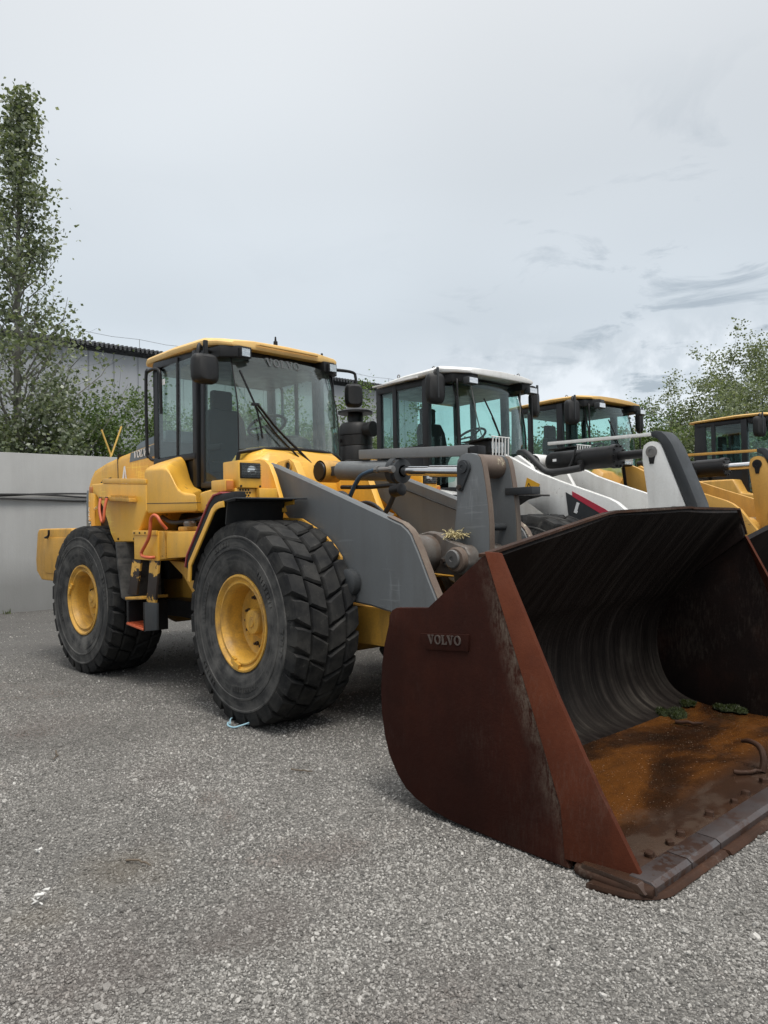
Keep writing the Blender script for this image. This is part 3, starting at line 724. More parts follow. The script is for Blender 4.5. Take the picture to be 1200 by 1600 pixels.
# tilt cylinder
tcy = G().lathe([(0, 0), (.075, 0), (.088, .012), (.088, .74), (0, .74)], (-.27, 0, 2.043), Vector((.84, 0, -.06)), 36).obj('tilt_cylinder', gry, L1, ang=40)
ax_ = Vector((.84, 0, -.06)).normalized(); base = Vector((-.27, 0, 2.043))
G().lathe([(.088, .735), (.118, .735), (.118, .795), (.105, .80), (.105, .835), (.05, .84)], base, ax_, 36).obj('cylinder_gland', gry_dk, tcy, ang=40)
for k in range(12):
    a = 2*pi*k/12; u = ax_.orthogonal().normalized(); w = ax_.cross(u); p = base+ax_*.79+(u*cos(a)+w*sin(a))*.100
    G().lathe([(.011, 0), (.011, .025), (0, .025)], p, ax_, 6).obj('bolt', bumpm, tcy)
G().lathe([(.040, .82), (.040, 1.16), (.047, 1.165), (.047, 1.60), (0, 1.60)], base, ax_, 28).obj('cylinder_rod', chrome, tcy)
G().lathe([(.10, -.10), (.105, -.09), (.105, .09), (.10, .10), (.0, .10)], (-.46, 0, 2.05), (0, 1, 0), 30).obj('cylinder_eye', yel_worn, tcy)
G().lathe([(0, -.115), (.082, -.115), (.088, -.102)], (-.46, 0, 2.05), (0, 1, 0), 30).obj('eye_cap', blk, tcy)
G().box(-.40, -.24, -.045, .045, 2.0, 2.09).obj('eye_neck', gry_dk, tcy, .01)
# level indicator bar over the cylinder
G().loft([[(x, y, z+dz) for y, dz in ((-.03, -.042), (.03, -.042), (.03, .04), (-.03, .04))] for x, z in ((.05, 2.165), (1.36, 2.085))]).obj('level_indicator', gry_lt, L1, .006, mx=Matrix.Translation((0, -.02, 0)))
G().box(1.33, 1.44, -.05, .04, 2.03, 2.115).obj('indicator_bracket', blk, L1, .008)
G().box(1.55, 1.80, .12, .22, 1.735, 1.79).obj('stop_bar', gry_dk, L1, .004)
# hoses
tube_part('hose', [(-.2, -.10, 1.45), (-.02, -.14, 1.70), (.06, -.15, 1.82), (.17, -.15, 1.945), (.28, -.15, 1.985), (.40, -.15, 2.0)], .020, bluem, L1, smooth=6)
G().tube([(.38, -.15, 2.0), (.60, -.14, 1.992)], .022, 12).tube([(.40, -.15, 2.0), (.43, -.15, 2.0)], .03, 8).tube([(.56, -.145, 1.993), (.60, -.14, 1.992)], .03, 8).obj('hose_fitting', pin, L1)
tube_part('pipe', [(-.1, -.13, 1.88), (.30, -.13, 1.86), (.58, -.12, 1.86), (.62, -.12, 1.82)], .018, blk, L1, smooth=5)
tube_part('hose', [(-.45, -.2, 1.50), (-.15, -.2, 1.78), (.02, -.18, 1.80), (.12, -.2, 1.60), (.16, -.2, 1.30)], .024, hosem, L1, smooth=6)
tube_part('hose', [(.60, -.11, 1.84), (.50, -.1, 1.70), (.38, -.1, 1.55), (.30, -.05, 1.35)], .022, hosem, L1, smooth=6)
tube_part('hose', [(-.5, .1, 1.62), (-.1, .15, 1.74), (.15, .18, 1.6), (.3, .2, 1.35)], .022, hosem, L1, smooth=6)
G().lathe([(.055, -.05), (.055, .05), (.03, .06), (0, .06)], (.60, -.1, 1.82), (1, 0, .1), 16).obj('valve_block', blk, L1)

for sd_ in (-1, 1):
    tube_part('grease_line', [(-.2, sd_*.59, 1.92), (.35, sd_*.585, 1.74), (.9, sd_*.585, 1.56), (1.12, sd_*.56, 1.46)], .007, blk, L1, smooth=5, n=6)
    w_ = G()
    for k in range(26):
        a = 2*pi*k/26; w_.sphere((1.17+.160*cos(a), sd_*.598, 1.315+.160*sin(a)), .016, (1.2, .7, 1.2), 1)
    o_ = w_.obj('weld_bead', castm, L1); o_['kind'] = 'stuff'
# front frame: towers, belly, nose
ff = G()
for sd_ in (-1, 1):
    ff.prism([(-.90, .85), (-.95, 1.8), (-.80, 2.06), (-.64, 2.14), (-.47, 2.155), (-.40, 2.12), (-.31, 1.98), (-.12, 1.60), (.30, 1.25), (.52, .95), (.45, .62), (-.2, .55)], sd_*.36, sd_*.44)
front_frame = ff.obj('front_frame', yel, L1, .012)
G().box(.30, .92, -.52, .52, .60, .905).obj('frame_nose', yel_worn, L1, .03)
G().box(-.35, .29, -.35, .35, .55, 1.30).obj('frame_belly', yel_worn, L1, .03)
G().box(-1.55, -.9, -.28, .28, .75, 1.35).obj('articulation_hitch', yel_worn, L1, .03)
for sd_ in (-1, 1):
    G().lathe([(.052, 0), (.052, .012), (.036, .012), (.034, .002), (0, .002)], (-.475, sd_*.44, 2.085), (0, sd_, 0), 24).obj('pivot_hole', yel_worn, front_frame)
    G().lathe([(.034, .0035), (0, .0035)], (-.475, sd_*.44, 2.085), (0, sd_, 0), 24).obj('pivot_bore', blk, front_frame)
# big yellow stanchion beside the arm, headlights on it, fenders over the tyres
for sd_ in (-1, 1):
    Y = lambda a, b: (min(sd_*a, sd_*b), max(sd_*a, sd_*b))
    stn = G().prism([(-.62, 1.72), (-.62, 2.06), (-.54, 2.125), (-.42, 2.132), (-.33, 2.112), (-.264, 2.07), (-.20, 1.97), (-.119, 1.796), (-.06, 1.66), (-.30, 1.62)], *Y(.745, .79)).obj('stanchion', yel, L1, .010)
    hl = G().box(-.40, -.15, *Y(.935, 1.155), 1.86, 2.085).obj('headlight', yel, L1, .012)
    G().box(-.155, -.142, *Y(.950, 1.142), 1.938, 2.066).obj('headlight_bezel', blk, hl, .006)
    G().box(-.1425, -.1395, *Y(.960, 1.132), 1.95, 2.056).obj('lamp_well', gry_dk, hl)
    G().lathe([(.042, 0), (.030, .003), (.012, .0045), (0, .005)], (-.1395, sd_*1.035, 2.004), (1, 0, 0), 20).obj('reflector', reflm, hl)
    G().box(-.137, -.131, *Y(.958, 1.134), 1.946, 2.060).obj('lens', lens, hl, .002)
    for k in range(5): G().box(-.131, -.127, *Y(.953, 1.139), 1.960+k*.021, 1.964+k*.021).obj('grille_bar', blk, hl)
    for q in ((.955, 1.875), (1.135, 1.875)): G().lathe([(.009, 0), (.009, .008), (0, .008)], (-.15, sd_*q[0], q[1]), (1, 0, 0), 8).obj('screw', blk, hl)
    G().box(-.42, -.18, *Y(.80, 1.17), 1.745, 1.86).box(-.185, -.12, *Y(.80, .98), 1.76, 1.86).obj('headlight_bracket', yel, L1, .012)
    gb = G()
    for r_ in range(4):
        for c_ in range(4): gb.lathe([(.0095, 0), (0, .0002)], (-.1785, sd_*(1.125-c_*.026-(.013 if r_ % 2 else 0)), 1.845-r_*.022), (1, 0, 0), 8)
    gb.obj('speaker_holes', blk, L1)
    G().box(-.30, -.14, *Y(1.02, 1.03), 1.62, 1.75).obj('bracket_leg', yel_worn, L1)
    G().box(-.43, -.20, *Y(1.17, 1.25), 1.835, 1.93).obj('indicator_lamp', yel, L1, .01)
    G().box(-.198, -.188, *Y(1.178, 1.242), 1.845, 1.92).obj('indicator_lens', amber, L1, .004)
    # fender
    pf = [(-.738, 1.094), (-.712, 1.244), (-.304, 1.690), (-.25, 1.722), (-.187, 1.738), (.04, 1.755)]
    def band(p, t0, t1):
        o = []; i_ = []
        for i, q in enumerate(p):
            a = p[max(i-1, 0)]; b = p[min(i+1, len(p)-1)]; d = Vector((b[0]-a[0], b[1]-a[1])).normalized(); nx, nz = -d.y, d.x
            o.append((q[0]+nx*t1, q[1]+nz*t1)); i_.append((q[0]+nx*t0, q[1]+nz*t0))
        return o+i_[::-1]
    fd = G().prism(band(pf, -.006, .012), *Y(.76, 1.30)).obj('front_fender', blk_pl, L1, .003)
    G().prism(band(pf[:-1]+[(-.12, 1.742)], -.040, .010), *Y(1.302, 1.318)).obj('fender_bracket', yel, fd, .003)
    G().prism(band(pf, -.035, .010), *Y(.742, .757)).obj('fender_bracket', yel, fd, .003)
    G().prism(band([(-.80, 1.20), (-.765, 1.30), (-.37, 1.735), (-.30, 1.785), (-.18, 1.80), (.03, 1.81)], -.055, .012), *Y(1.20, 1.295)).obj('fender_flare', blk_pl, fd, .006)
    G().prism(band([(-.80, 1.20), (-.765, 1.30), (-.37, 1.735), (-.30, 1.785), (-.18, 1.80)], .013, .028), *Y(1.19, 1.305)).obj('fender_trim', pinkp, fd, .005)
    G().prism(band([(-.13, 1.745), (.05, 1.762), (.16, 1.755)], .001, .012), *Y(.70, 1.31)).obj('top_plate', yel_worn if sd_ > 0 else gry_dk, fd, .002)
    # rubber flap under the front edge
    G().loft([[(-.10+dx, sd_*y, 1.745), (-.085+dx, sd_*y, 1.745), (-.10-.02+dx, sd_*y, 1.575+.012*sin(y*9)), (-.115-.02+dx, sd_*y, 1.575+.012*sin(y*9))] for y, dx in ((.77, .02), (.9, .03), (1.05, .03), (1.2, .02), (1.295, 0))]).obj('rubber_flap', blk_pl, fd)
    # inner yellow guard seen between tyre and arm
    G().prism([(-.30, 1.62), (.10, 1.60), (.307, 1.514), (.42, 1.455), (.52, 1.385), (.607, 1.295), (.623, 1.172), (.60, 1.05), (.40, 1.05), (-.3, 1.4)], *Y(.70, .722)).obj('inner_guard', yel_worn, L1, .004)

# ------------------------------------------------------------------ bucket
bk = empty('bucket', parent=L1); bk['label'] = 'large rust-brown loader bucket resting on the gravel'
SIDE = [(2.030, .985), (2.036, 1.031), (2.058, 1.062), (2.094, 1.078), (2.336, 1.094), (2.737, 1.384), (2.86, 1.05), (3.00, .66), (3.134, .276), (3.150, .060), (3.17, .012), (2.86, .012), (2.453, .025), (2.33, .040), (2.221, .068), (2.14, .105), (2.075, .165), (2.01, .26), (1.976, .357), (1.955, .48), (1.952, .602), (1.965, .75), (1.99, .87)]
YB = 1.525
def sgn(s, a, b): return (min(s*a, s*b), max(s*a, s*b))
for sd_ in (-1, 1):
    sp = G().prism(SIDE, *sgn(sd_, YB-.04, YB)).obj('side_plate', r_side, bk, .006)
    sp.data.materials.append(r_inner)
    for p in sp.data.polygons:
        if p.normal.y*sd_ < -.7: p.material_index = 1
    # leading edge plate: leans in from the fold to the front edge
    fold = [(2.737, 1.392), (2.86, 1.05), (3.00, .66), (3.134, .276), (3.150, .050)]
    front = [(2.770, 1.384), (2.915, 1.095), (3.09, .735), (3.29, .365), (3.485, .045)]
    secs = []
    for (fx, fz), (gx, gz) in zip(fold, front):
        secs.append([(fx, sd_*(YB+.004), fz), (gx, sd_*(YB-.062), gz), (gx-.004, sd_*(YB-.092), gz), (fx-.01, sd_*(YB-.03), fz)])
    G().loft(secs).obj('leading_edge', r_strip, sp, .004)
    # corner wear shoe
    G().loft([[(x, sd_*(YB+.010+dy_), z) for dy_, z in ((-.07, .008), (-.004+b*.6, .008), (.002+b*.6, .024), (-.006+b*.6, .042), (-.05, .060))] for x, b in ((3.20, 0), (3.24, .022), (3.40, .022), (3.48, .010), (3.525, -.012), (3.55, -.045))]).obj('corner_shoe', r_dark, sp, .007, 2)
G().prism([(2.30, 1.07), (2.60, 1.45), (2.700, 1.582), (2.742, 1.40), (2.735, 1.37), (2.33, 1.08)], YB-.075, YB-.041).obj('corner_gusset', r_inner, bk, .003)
# name plate on the near side
np_ = G().loft([[(x, y, z) for x, z in ((2.285, .958), (2.627, .984), (2.620, .898), (2.321, .876), (2.303, .905))] for y in (-YB+.001, -YB-.012)]).obj('name_plate', r_side, bk, .004)
pl_, wd = volvo(.058); g = G(); k_ = .235/wd
for p in pl_: g.prism([(a*k_, b*1.0*k_*1.02) for a, b in p], 0, .006, 'z')
nl = g.obj('lettering', platelet, np_, mx=frame_mx((2.350, -YB-.010, .9105), (.99, 0, .075), (-.05, 0, 1)))
GT = [(-YB, 1.378), (-.40, 1.572), (-.30, 1.583), (.66, 1.610), (.70, 1.604), (1.44, 1.596), (YB, 1.41)]
GY, GZ = [a for a, b in GT], [b for a, b in GT]
# shell: inner and outer skins from floor to spill guard
def shell_profile():
    pts = [(3.30, .055), (2.95, .055), (2.60, .058), (2.42, .066), (2.30, .085), (2.20, .122), (2.12, .180), (2.065, .26), (2.03, .36), (2.012, .48), (2.015, .60), (2.032, .70), (2.068, .79), (2.125, .875), (2.205, .952), (2.30, 1.028), (2.41, 1.108), (2.55, 1.209), (2.735, 1.345)]
    return [tuple(p) for p in bez([(x, 0, z) for x, z in pts], 3)]
pf = shell_profile(); ny = 30; yi = YB-.042
nrm = []
for i in range(len(pf)):
    a = Vector(pf[max(i-1, 0)]); b = Vector(pf[min(i+1, len(pf)-1)]); d = (b-a).normalized(); nrm.append(Vector((d.z, 0, -d.x)))
vs, fs, arc = [], [], [0]
for i in range(1, len(pf)): arc.append(arc[-1]+(Vector(pf[i])-Vector(pf[i-1])).length)
flr = next(i for i, p in enumerate(pf) if p[0] < 2.36)
def sheet(name, i0, i1, mat, parent, th=.028, dent=0.):
    vs, fs, uv = [], [], []; n_ = i1-i0+1
    for s in (0, 1):
        for i in range(i0, i1+1):
            for j in range(ny+1):
                y = -yi+2*yi*j/ny; p = Vector(pf[i]); d = nrm[i]
                w = dent*(sin(y*3.1+i*.21)*.6+sin(y*7.3+i*.13)*.4) if not s else 0
                q = p+d*w if not s else p-d*th
                if p.z > .95 and p.x < 2.9: q.z = .95+(q.z-.95)*(float(np.interp(y, GY, GZ))-.98)/.395; q.x -= .03*(q.z-.95)*(1-abs(y)/1.6)
                # d points into the bucket or out of it depending on direction; shell thickens outwards
                vs.append((q.x, y, q.z)); uv.append((y+2, arc[i]))
    K = n_*(ny+1)
    for i in range(n_-1):
        for j in range(ny):
            a = i*(ny+1)+j; q = (a, a+1, a+ny+2, a+ny+1); fs += [q, tuple(K+t for t in q[::-1])]
    for j in range(ny): fs += [(j, K+j, K+j+1, j+1), (K-ny-1+j, K-ny+j, 2*K-ny+j, 2*K-ny-1+j)]
    me = bpy.data.meshes.new(name); me.from_pydata(vs, [], fs); L = me.uv_layers.new(name='UVMap')
    for lp in me.loops: L.data[lp.index].uv = uv[lp.vertex_index]
    for p in me.polygons: p.use_smooth = True
    me.set_sharp_from_angle(angle=rad(40)); me.materials.append(mat); me.update()
    bm = bmesh.new(); bm.from_mesh(me); bmesh.ops.recalc_face_normals(bm, faces=bm.faces); bm.to_mesh(me); bm.free()
    return link(name, me, parent)
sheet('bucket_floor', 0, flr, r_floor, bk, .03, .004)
sheet('bucket_shell', flr, len(pf)-1, r_shell, bk, .03, .004)
# rolled lip along the top
g = G()
for (y0, z0), (y1, z1) in zip(GT, GT[1:]): g.loft([[(x, y, z+dz) for x, dz in ((2.695-(z-1.38)*.06, -.014), (2.742-(z-1.38)*.06, -.010), (2.742-(z-1.38)*.06, .004), (2.695-(z-1.38)*.06, .004))] for y, z in ((y0, z0), (y1, z1))])
g.obj('guard_lip', r_dark, bk)
# cutting edge: base plate, bolt-on segments with joints, bolts in a row
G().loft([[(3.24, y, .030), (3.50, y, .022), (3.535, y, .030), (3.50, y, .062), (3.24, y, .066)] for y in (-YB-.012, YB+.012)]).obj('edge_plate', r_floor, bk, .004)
ye = [-YB+.03, -1.18, -.90, .02, .94, YB-.03]
for a, b in zip(ye, ye[1:]):
    sg_ = G().loft([[(3.440, y, .0685), (3.535, y, .066), (3.556, y, .052), (3.556, y, .012), (3.40, y, .005)] for y in (a+.004, b-.004)]).obj('edge_segment', shoe, bk, .003)
for y0, y1, dx in ((-YB-.085, -.895, 0), (-.885, .55, .012), (.56, YB+.03, .0)):
    c0 = [(3.30+dx, .002), (3.56+dx, -.004), (3.592+dx, .008), (3.575+dx, .026), (3.30+dx, .020)]
    near = y0 < -1
    secs = []
    for t in (np.linspace(0, 1, 7) if near else (1,)):
        sh = .26*(1-math.sqrt(max(0, 1-(1-t)**2))) if near else 0
        secs.append([(max(x-sh, 3.29) if x > 3.4 else x, y0+.03+.20*t-.02*near, z) for x, z in c0])
    if not near: secs = [[(x, y0, z) for x, z in c0]]
    secs.append([(x, y1, z) for x, z in c0])
    G().loft(secs).obj('lower_edge', r_dark, bk, .004)
random.seed(5)
def bolt_m():
    g = G(); g.loft([[(.022*s*math.copysign(abs(cos(a))**.6, cos(a)), .022*s*math.copysign(abs(sin(a))**.6, sin(a)), z) for a in [2*pi*k/10 for k in range(10)]] for z, s in ((0, 1.25), (.006, 1.2), (.0065, .92), (.026, .88), (.031, .70))])
    o = g.obj('bolt', r_dark); me = o.data; bpy.data.objects.remove(o); return me
bm_ = bolt_m()
for y in (-1.402, -1.268, -1.095, -.977, -.66, -.409, -.26, .0, .25, .5, .75, 1.0, 1.25):
    link('bolt', bm_, bk, Matrix.Translation((3.405+random.uniform(-.01, .01), y, .058)) @ Matrix.Rotation(random.uniform(-.25, .25), 4, 'X') @ Matrix.Rotation(random.uniform(0, 1), 4, 'Z') @ Matrix.Scale(random.uniform(.85, 1.1), 4))
# things lying in the bucket
hk = G().tube(bez([(3.33, .16, .07), (3.33, .19, .13), (3.29, .24, .185), (3.22, .27, .20), (3.17, .29, .185)], 6), .021, 10, .012).obj('bent_hook', r_dark)
tag(hk, 'bent rusty iron hook lying on the bucket floor', 'hook')
def moss_clump(c, r, h, seed, label):
    rnd = np.random.RandomState(seed); g = G(); lobes = []
    for k in range(11):
        a = rnd.uniform(0, 2*pi); q = math.sqrt(rnd.rand())*.72; rr = r*rnd.uniform(.22, .48)*(1.1-.5*q); lobes.append((q*r*cos(a), q*r*.8*sin(a), rr)); g.sphere((q*r*cos(a), q*r*.8*sin(a), 0), rr, (1, 1, h/r*1.7), 3)
    for v in g.bm.verts: v.co += Vector(rnd.randn(3))*.0035; v.co.z = max(v.co.z, -.004)
    o = g.obj('moss_clump', mossm); o.location = c
    vs, fs = [], []
    for k in range(3200):
        lx, ly, lr = lobes[rnd.randint(len(lobes))]; a = rnd.uniform(0, 2*pi); q = math.sqrt(rnd.uniform(0, 1)); x, y = lx+q*lr*cos(a), ly+q*lr*sin(a); z = lr*h/r*1.7*math.sqrt(max(0, 1-q*q))*.95; L = rnd.uniform(.006, .018); b = rnd.uniform(0, 2*pi); i = len(vs)
        tx, ty = rnd.randn()*.008, rnd.randn()*.008
        vs += [(x-.003*cos(b), y-.003*sin(b), z), (x+.003*cos(b), y+.003*sin(b), z), (x+tx, y+ty, z+L)]; fs.append((i, i+1, i+2))
    me = bpy.data.meshes.new('moss_blades'); me.from_pydata(vs, [], fs); me.materials.append(grassm_dark); b = link('moss_blades', me, o); b['kind'] = 'stuff'
    return tag(o, label, 'moss', 'moss clumps in the bucket')
grassm_dark = leaf('moss_blade', (.014, .022, .006), (.036, .050, .012), (.085, .10, .03))
moss_clump((2.36, .98, .065), .145, .085, 1, 'largest green moss clump in the middle of the bucket floor')
moss_clump((2.34, 1.30, .09), .09, .035, 2, 'small dark moss clump at the back corner of the bucket floor')
moss_clump((2.62, 1.43, .07), .13, .045, 3, 'green moss clump against the far side of the bucket')
def stick(name, a, b, r, mat, label, cat, grp=None):
    random.seed(int(abs(a[0]*100))); A, B = Vector(a), Vector(b); p = [A.lerp(B, t)+Vector((random.gauss(0, .006), random.gauss(0, .006), abs(random.gauss(0, .004)))) for t in np.linspace(0, 1, 6)]
    return tag(G().tube(p, r, 6, r*.6).obj(name, mat, ang=80), label, cat, grp)
stick('dark_stick', (2.50, .80, .078), (2.66, .88, .078), .016, r_dark, 'short dark wet stick beside the largest moss clump', 'stick')
stick('dark_stick', (3.24, .02, .078), (3.34, .13, .078), .016, r_dark, 'dark stick lying by the iron hook in the bucket', 'stick')

# ------------------------------------------------------------------ the front loader, rear frame
def RP(g, name, mat, bevel=.0, seg=2, parent=None, ang=32):
    return g.obj(name, mat, parent or L1, bevel, seg, ang, MR if parent is None else None)
HOOD = [(-4.25, 1.62), (-4.24, 1.97), (-4.215, 2.09), (-4.15, 2.19), (-4.035, 2.285), (-3.70, 2.355), (-3.37, 2.400), (-3.07, 2.430), (-2.5, 2.490), (-2.42, 2.49), (-2.42, 2.0), (-3.9, 2.0), (-4.02, 1.95), (-4.06, 1.62)]
hood = RP(G().prism(HOOD, -.74, .74), 'engine_hood', yel, .075, 4)
G().prism([(-3.385, 2.0), (-3.40, 2.42), (-3.385, 2.42), (-3.37, 2.0)], -.7425, .7425).obj('hood_seam', blk, hood)
# slate side decal with lettering and the raised dark top panel
G().prism([(-3.09, 2.305), (-3.06, 2.405), (-2.40, 2.470), (-2.40, 2.335)], -.7445, -.741).obj('hood_decal', decg, hood)
pl_, wd = volvo(.066, .28); k_ = .40/wd; g = G()
for p in pl_: g.prism([(a*k_, b*k_) for a, b in p], 0, .002, 'z')
g.obj('lettering', whd, hood, mx=frame_mx((-2.99, -.7450, 2.338), (1, 0, .07), (0, 0, 1)))
G().prism([(-3.14, 2.42), (-3.08, 2.50), (-2.98, 2.535), (-2.40, 2.61), (-2.40, 2.47)], -.66, .66).obj('top_intake_panel', decg, hood, .02)
G().prism([(-3.93, 2.055), (-3.80, 2.14), (-3.56, 2.165), (-3.53, 2.055)], -.7435, -.735).obj('side_vent', blk, hood)
for k in range(3): G().prism([(-3.88+k*.02, 2.075+k*.026), (-3.545, 2.080+k*.026), (-3.545, 2.088+k*.026), (-3.88+k*.02, 2.083+k*.026)], -.748, -.743).obj('vent_slat', yel, hood)
# tall white letter A sticker
g = G()
for p in ([(0, 0), (.05, 0), (.10, .20), (.075, .24)], [(.10, .20), (.075, .24), (.105, .24), (.155, 0), (.115, 0)], [(.045, .06), (.118, .06), (.112, .088), (.052, .088)]): g.prism(p, 0, .002, 'z')
g.obj('sticker', whd, hood, mx=frame_mx((-3.30, -.7445, 2.03), (1, 0, 0), (0, 0, 1)))
gr = RP(G().prism([(-4.285, 1.42), (-4.275, 1.98), (-4.25, 2.05), (-4.16, 2.04), (-4.13, 1.88), (-4.13, 1.42)], -.735, .735), 'rear_grille', decg, .02, 3)
tm = text_mesh('L120G', .105, .0015); tm.materials.append(whd)
link('lettering', tm, gr, frame_mx((-4.150, -.7385, 1.575), (0, 0, 1), (-1, 0, 0)) @ Matrix.Diagonal((.92, .72, 1, 1)))
tm = text_mesh('z', .06, .0015); tm.materials.append(whd)
link('lettering', tm, gr, frame_mx((-4.152, -.7385, 1.90), (0, 0, 1), (-1, 0, 0)))
for k in range(9): G().box(-4.300, -4.277, -.60, .60, 1.46+k*.055, 1.485+k*.055).obj('grille_slat', gry_dk, gr, .004)
RP(G().box(-4.12, -2.4, -.66, .66, 1.0, 2.02), 'engine_side_screen', blk_pl, .02)
RP(G().box(-4.12, -4.01, -.745, -.665, 1.50, 2.06), 'screen_post', yel, .008)
RP(G().tube([(-4.0, -.75, 1.80), (-3.05, -1.13, 1.80)], .018, 8), 'screen_stay', yel)
# counterweight
CWT = [(-4.70, 1.060), (-4.72, 1.20), (-4.66, 1.53), (-4.61, 1.575), (-4.44, 1.578), (-3.55, 1.575), (-3.50, 1.40), (-3.62, .98), (-4.05, .955), (-4.55, .962)]
cw = RP(G().loft([[(x, y, z) for x, z in [(min(px+(.10 if px < -4.4 else 0)*(abs(y) > 1.15), 0), pz) for px, pz in CWT]] for y in (-1.22, -1.10, 1.10, 1.22)]), 'counterweight', yel_worn, .025, 3)
G().prism([(-4.36, 1.08), (-4.34, 1.42), (-4.28, 1.47), (-3.5, 1.47), (-3.5, 1.05), (-4.30, 1.05)], -1.232, -1.215).obj('recess_panel', yel_worn, cw, .012)
tube_part('lifting_hook', [(-4.20, -1.22, 1.475), (-4.20, -1.262, 1.472), (-4.15, -1.265, 1.478), (-4.10, -1.262, 1.50), (-4.09, -1.262, 1.56)], .013, blk, cw, smooth=4)
G().loft([[(-4.735, y, z) for y in (-1.12, -1.06)]+[(-4.72, y, z) for y in (-1.06, -1.12)] for z in (1.18, 1.42)]).obj('reflector_strip', redp, cw, .002)
for k in range(3): G().loft([[(-4.7365, y, z) for y in (-1.118, -1.062)]+[(-4.733, y, z) for y in (-1.062, -1.118)] for z in (1.20+k*.08, 1.235+k*.08)]).obj('reflector_stripe', whd, cw)
# rear fender platform
RF = [(-3.19, 1.985), (-3.17, 2.035), (-3.12, 2.05), (-2.86, 2.045), (-1.90, 1.985), (-1.90, 1.72), (-2.14, 1.418), (-2.60, 1.413), (-2.68, 1.50), (-2.742, 1.616), (-2.87, 1.80), (-3.00, 1.916)]
rf = RP(G().prism(RF, -1.17, -.75), 'rear_fender', yel, .022, 3)
RP(G().prism(RF, .75, 1.17), 'rear_fender', yel, .022, 3)
G().prism([(-2.86, 2.046), (-1.90, 1.986), (-1.90, 2.03), (-2.10, 2.05), (-2.84, 2.095)], -1.172, -1.155).obj('fender_lip', yel, rf, .004)
G().prism([(-2.74, 1.86), (-2.085, 1.815), (-2.09, 1.855), (-2.74, 1.902)], -1.255, -1.172).obj('fender_step', yel_worn, rf, .005)
for k in range(9): G().box(-2.48+k*.045, -2.46+k*.045, -1.256, -1.18, 1.884-k*.003, 1.899-k*.003).obj('grip_tooth', yel_worn, rf)
G().box(-3.175, -3.09, -1.176, -1.12, 1.955, 2.02).obj('side_marker', amber, rf, .006)
for xx in (-2.70, -2.55): G().lathe([(.014, 0), (.014, .02), (0, .02)], (xx, -1.256, 1.875), (0, -1, 0), 6).obj('bolt', bumpm, rf)
tube_part('handle', [(-2.69, -1.27, 1.87), (-2.65, -1.30, 1.76), (-2.585, -1.31, 1.645), (-2.555, -1.31, 1.63), (-2.53, -1.31, 1.66), (-2.53, -1.30, 1.76), (-2.54, -1.27, 1.87)], .015, redp, rf, smooth=5)
for xx in (-2.60, -2.25): G().lathe([(.012, 0), (.012, .01), (0, .01)], (xx+.1, -1.17, 1.45), (0, -1, 0), 8).obj('bolt', blk, rf)
# hydraulic tank cover beside the cab
TK = [(-1.90, 1.695), (-1.955, 1.80), (-1.955, 2.09), (-1.925, 2.155), (-1.80, 2.215), (-1.66, 2.235), (-1.32, 2.225), (-1.265, 2.19), (-1.18, 2.02), (-1.12, 1.935), (-1.07, 1.905), (-1.00, 1.895), (-.975, 1.69)]
TO = [(-1.90, 1.695), (-1.955, 1.80), (-1.955, 2.09), (-1.93, 2.130), (-1.60, 2.115), (-1.505, 2.100), (-1.445, 2.055), (-1.391, 1.994), (-1.308, 1.90), (-1.196, 1.858), (-1.00, 1.845), (-.975, 1.69)]
TI = [(-1.95, 1.695), (-1.98, 1.80), (-1.98, 2.20), (-1.96, 2.262), (-1.90, 2.272), (-1.84, 2.268), (-1.785, 2.22), (-1.75, 2.160), (-1.694, 2.035), (-1.63, 1.955), (-1.50, 1.915), (-1.40, 1.69)]
for sd_ in (-1, 1):
    tk_ = RP(G().loft([[(a_+(c_-a_)*t, sd_*(1.16-.36*t2), b_+(d_-b_)*t) for (a_, b_), (c_, d_) in zip(TO, TI)] for t, t2 in ((0, 0), (.22, .12), (.52, .38), (1, 1))]), 'tank_cover', yel, .022, 3, ang=40)
    if sd_ < 0: tk = tk_
G().prism([(-1.955, 1.792), (-.985, 1.765), (-.985, 1.771), (-1.955, 1.798)], -1.1625, -1.10).obj('cover_seam', gry_dk, tk)
RP(G().prism([(-1.90, 2.20), (-1.80, 2.34), (-1.62, 2.34), (-1.45, 2.22)], -1.10, -.76), 'tank_neck', yel, .03, 3) if False else None
sl = RP(G().prism([(-.985, 1.69), (-.995, 1.858), (-.90, 1.870), (-.62, 1.895), (-.50, 1.90), (-.47, 1.80), (-.50, 1.70)], -1.13, -.62), 'cab_sill_panel', yel, .025, 3)
G().lathe([(.014, 0), (.014, .012), (0, .012)], (-.86, -1.13, 1.735), (0, -1, 0), 10).obj('bolt', blk, sl)
# toolbox row, handrail, ladder, mud flap, belly
tb = RP(G().prism([(-2.065, 1.250), (-2.065, 1.527), (-1.60, 1.522), (-1.60, 1.242)], -1.22, -.80), 'toolbox', yel, .006)
G().prism([(-2.075, 1.488), (-2.075, 1.534), (-1.595, 1.529), (-1.595, 1.483)], -1.232, -1.215).obj('toolbox_flange', yel, tb, .003)
for xx in (-2.03, -1.92, -1.81, -1.70): G().lathe([(.010, 0), (.010, .006), (0, .006)], (xx, -1.232, 1.508), (0, -1, 0), 8).obj('bolt', blk, tb)
G().prism([(-1.598, 1.255), (-1.598, 1.522), (-1.50, 1.522), (-1.50, 1.262)], -1.20, -.80).obj('toolbox_side', yel_worn, tb, .004)
RP(G().prism([(-1.49, 1.265), (-1.49, 1.515), (-.96, 1.515), (-.98, 1.30), (-1.10, 1.285)], -1.19, -.80), 'battery_box', yel, .012)
RP(G().box(-1.40, -1.24, -1.12, -1.0, 1.515, 1.56), 'filler_cap', yel_worn, .015)
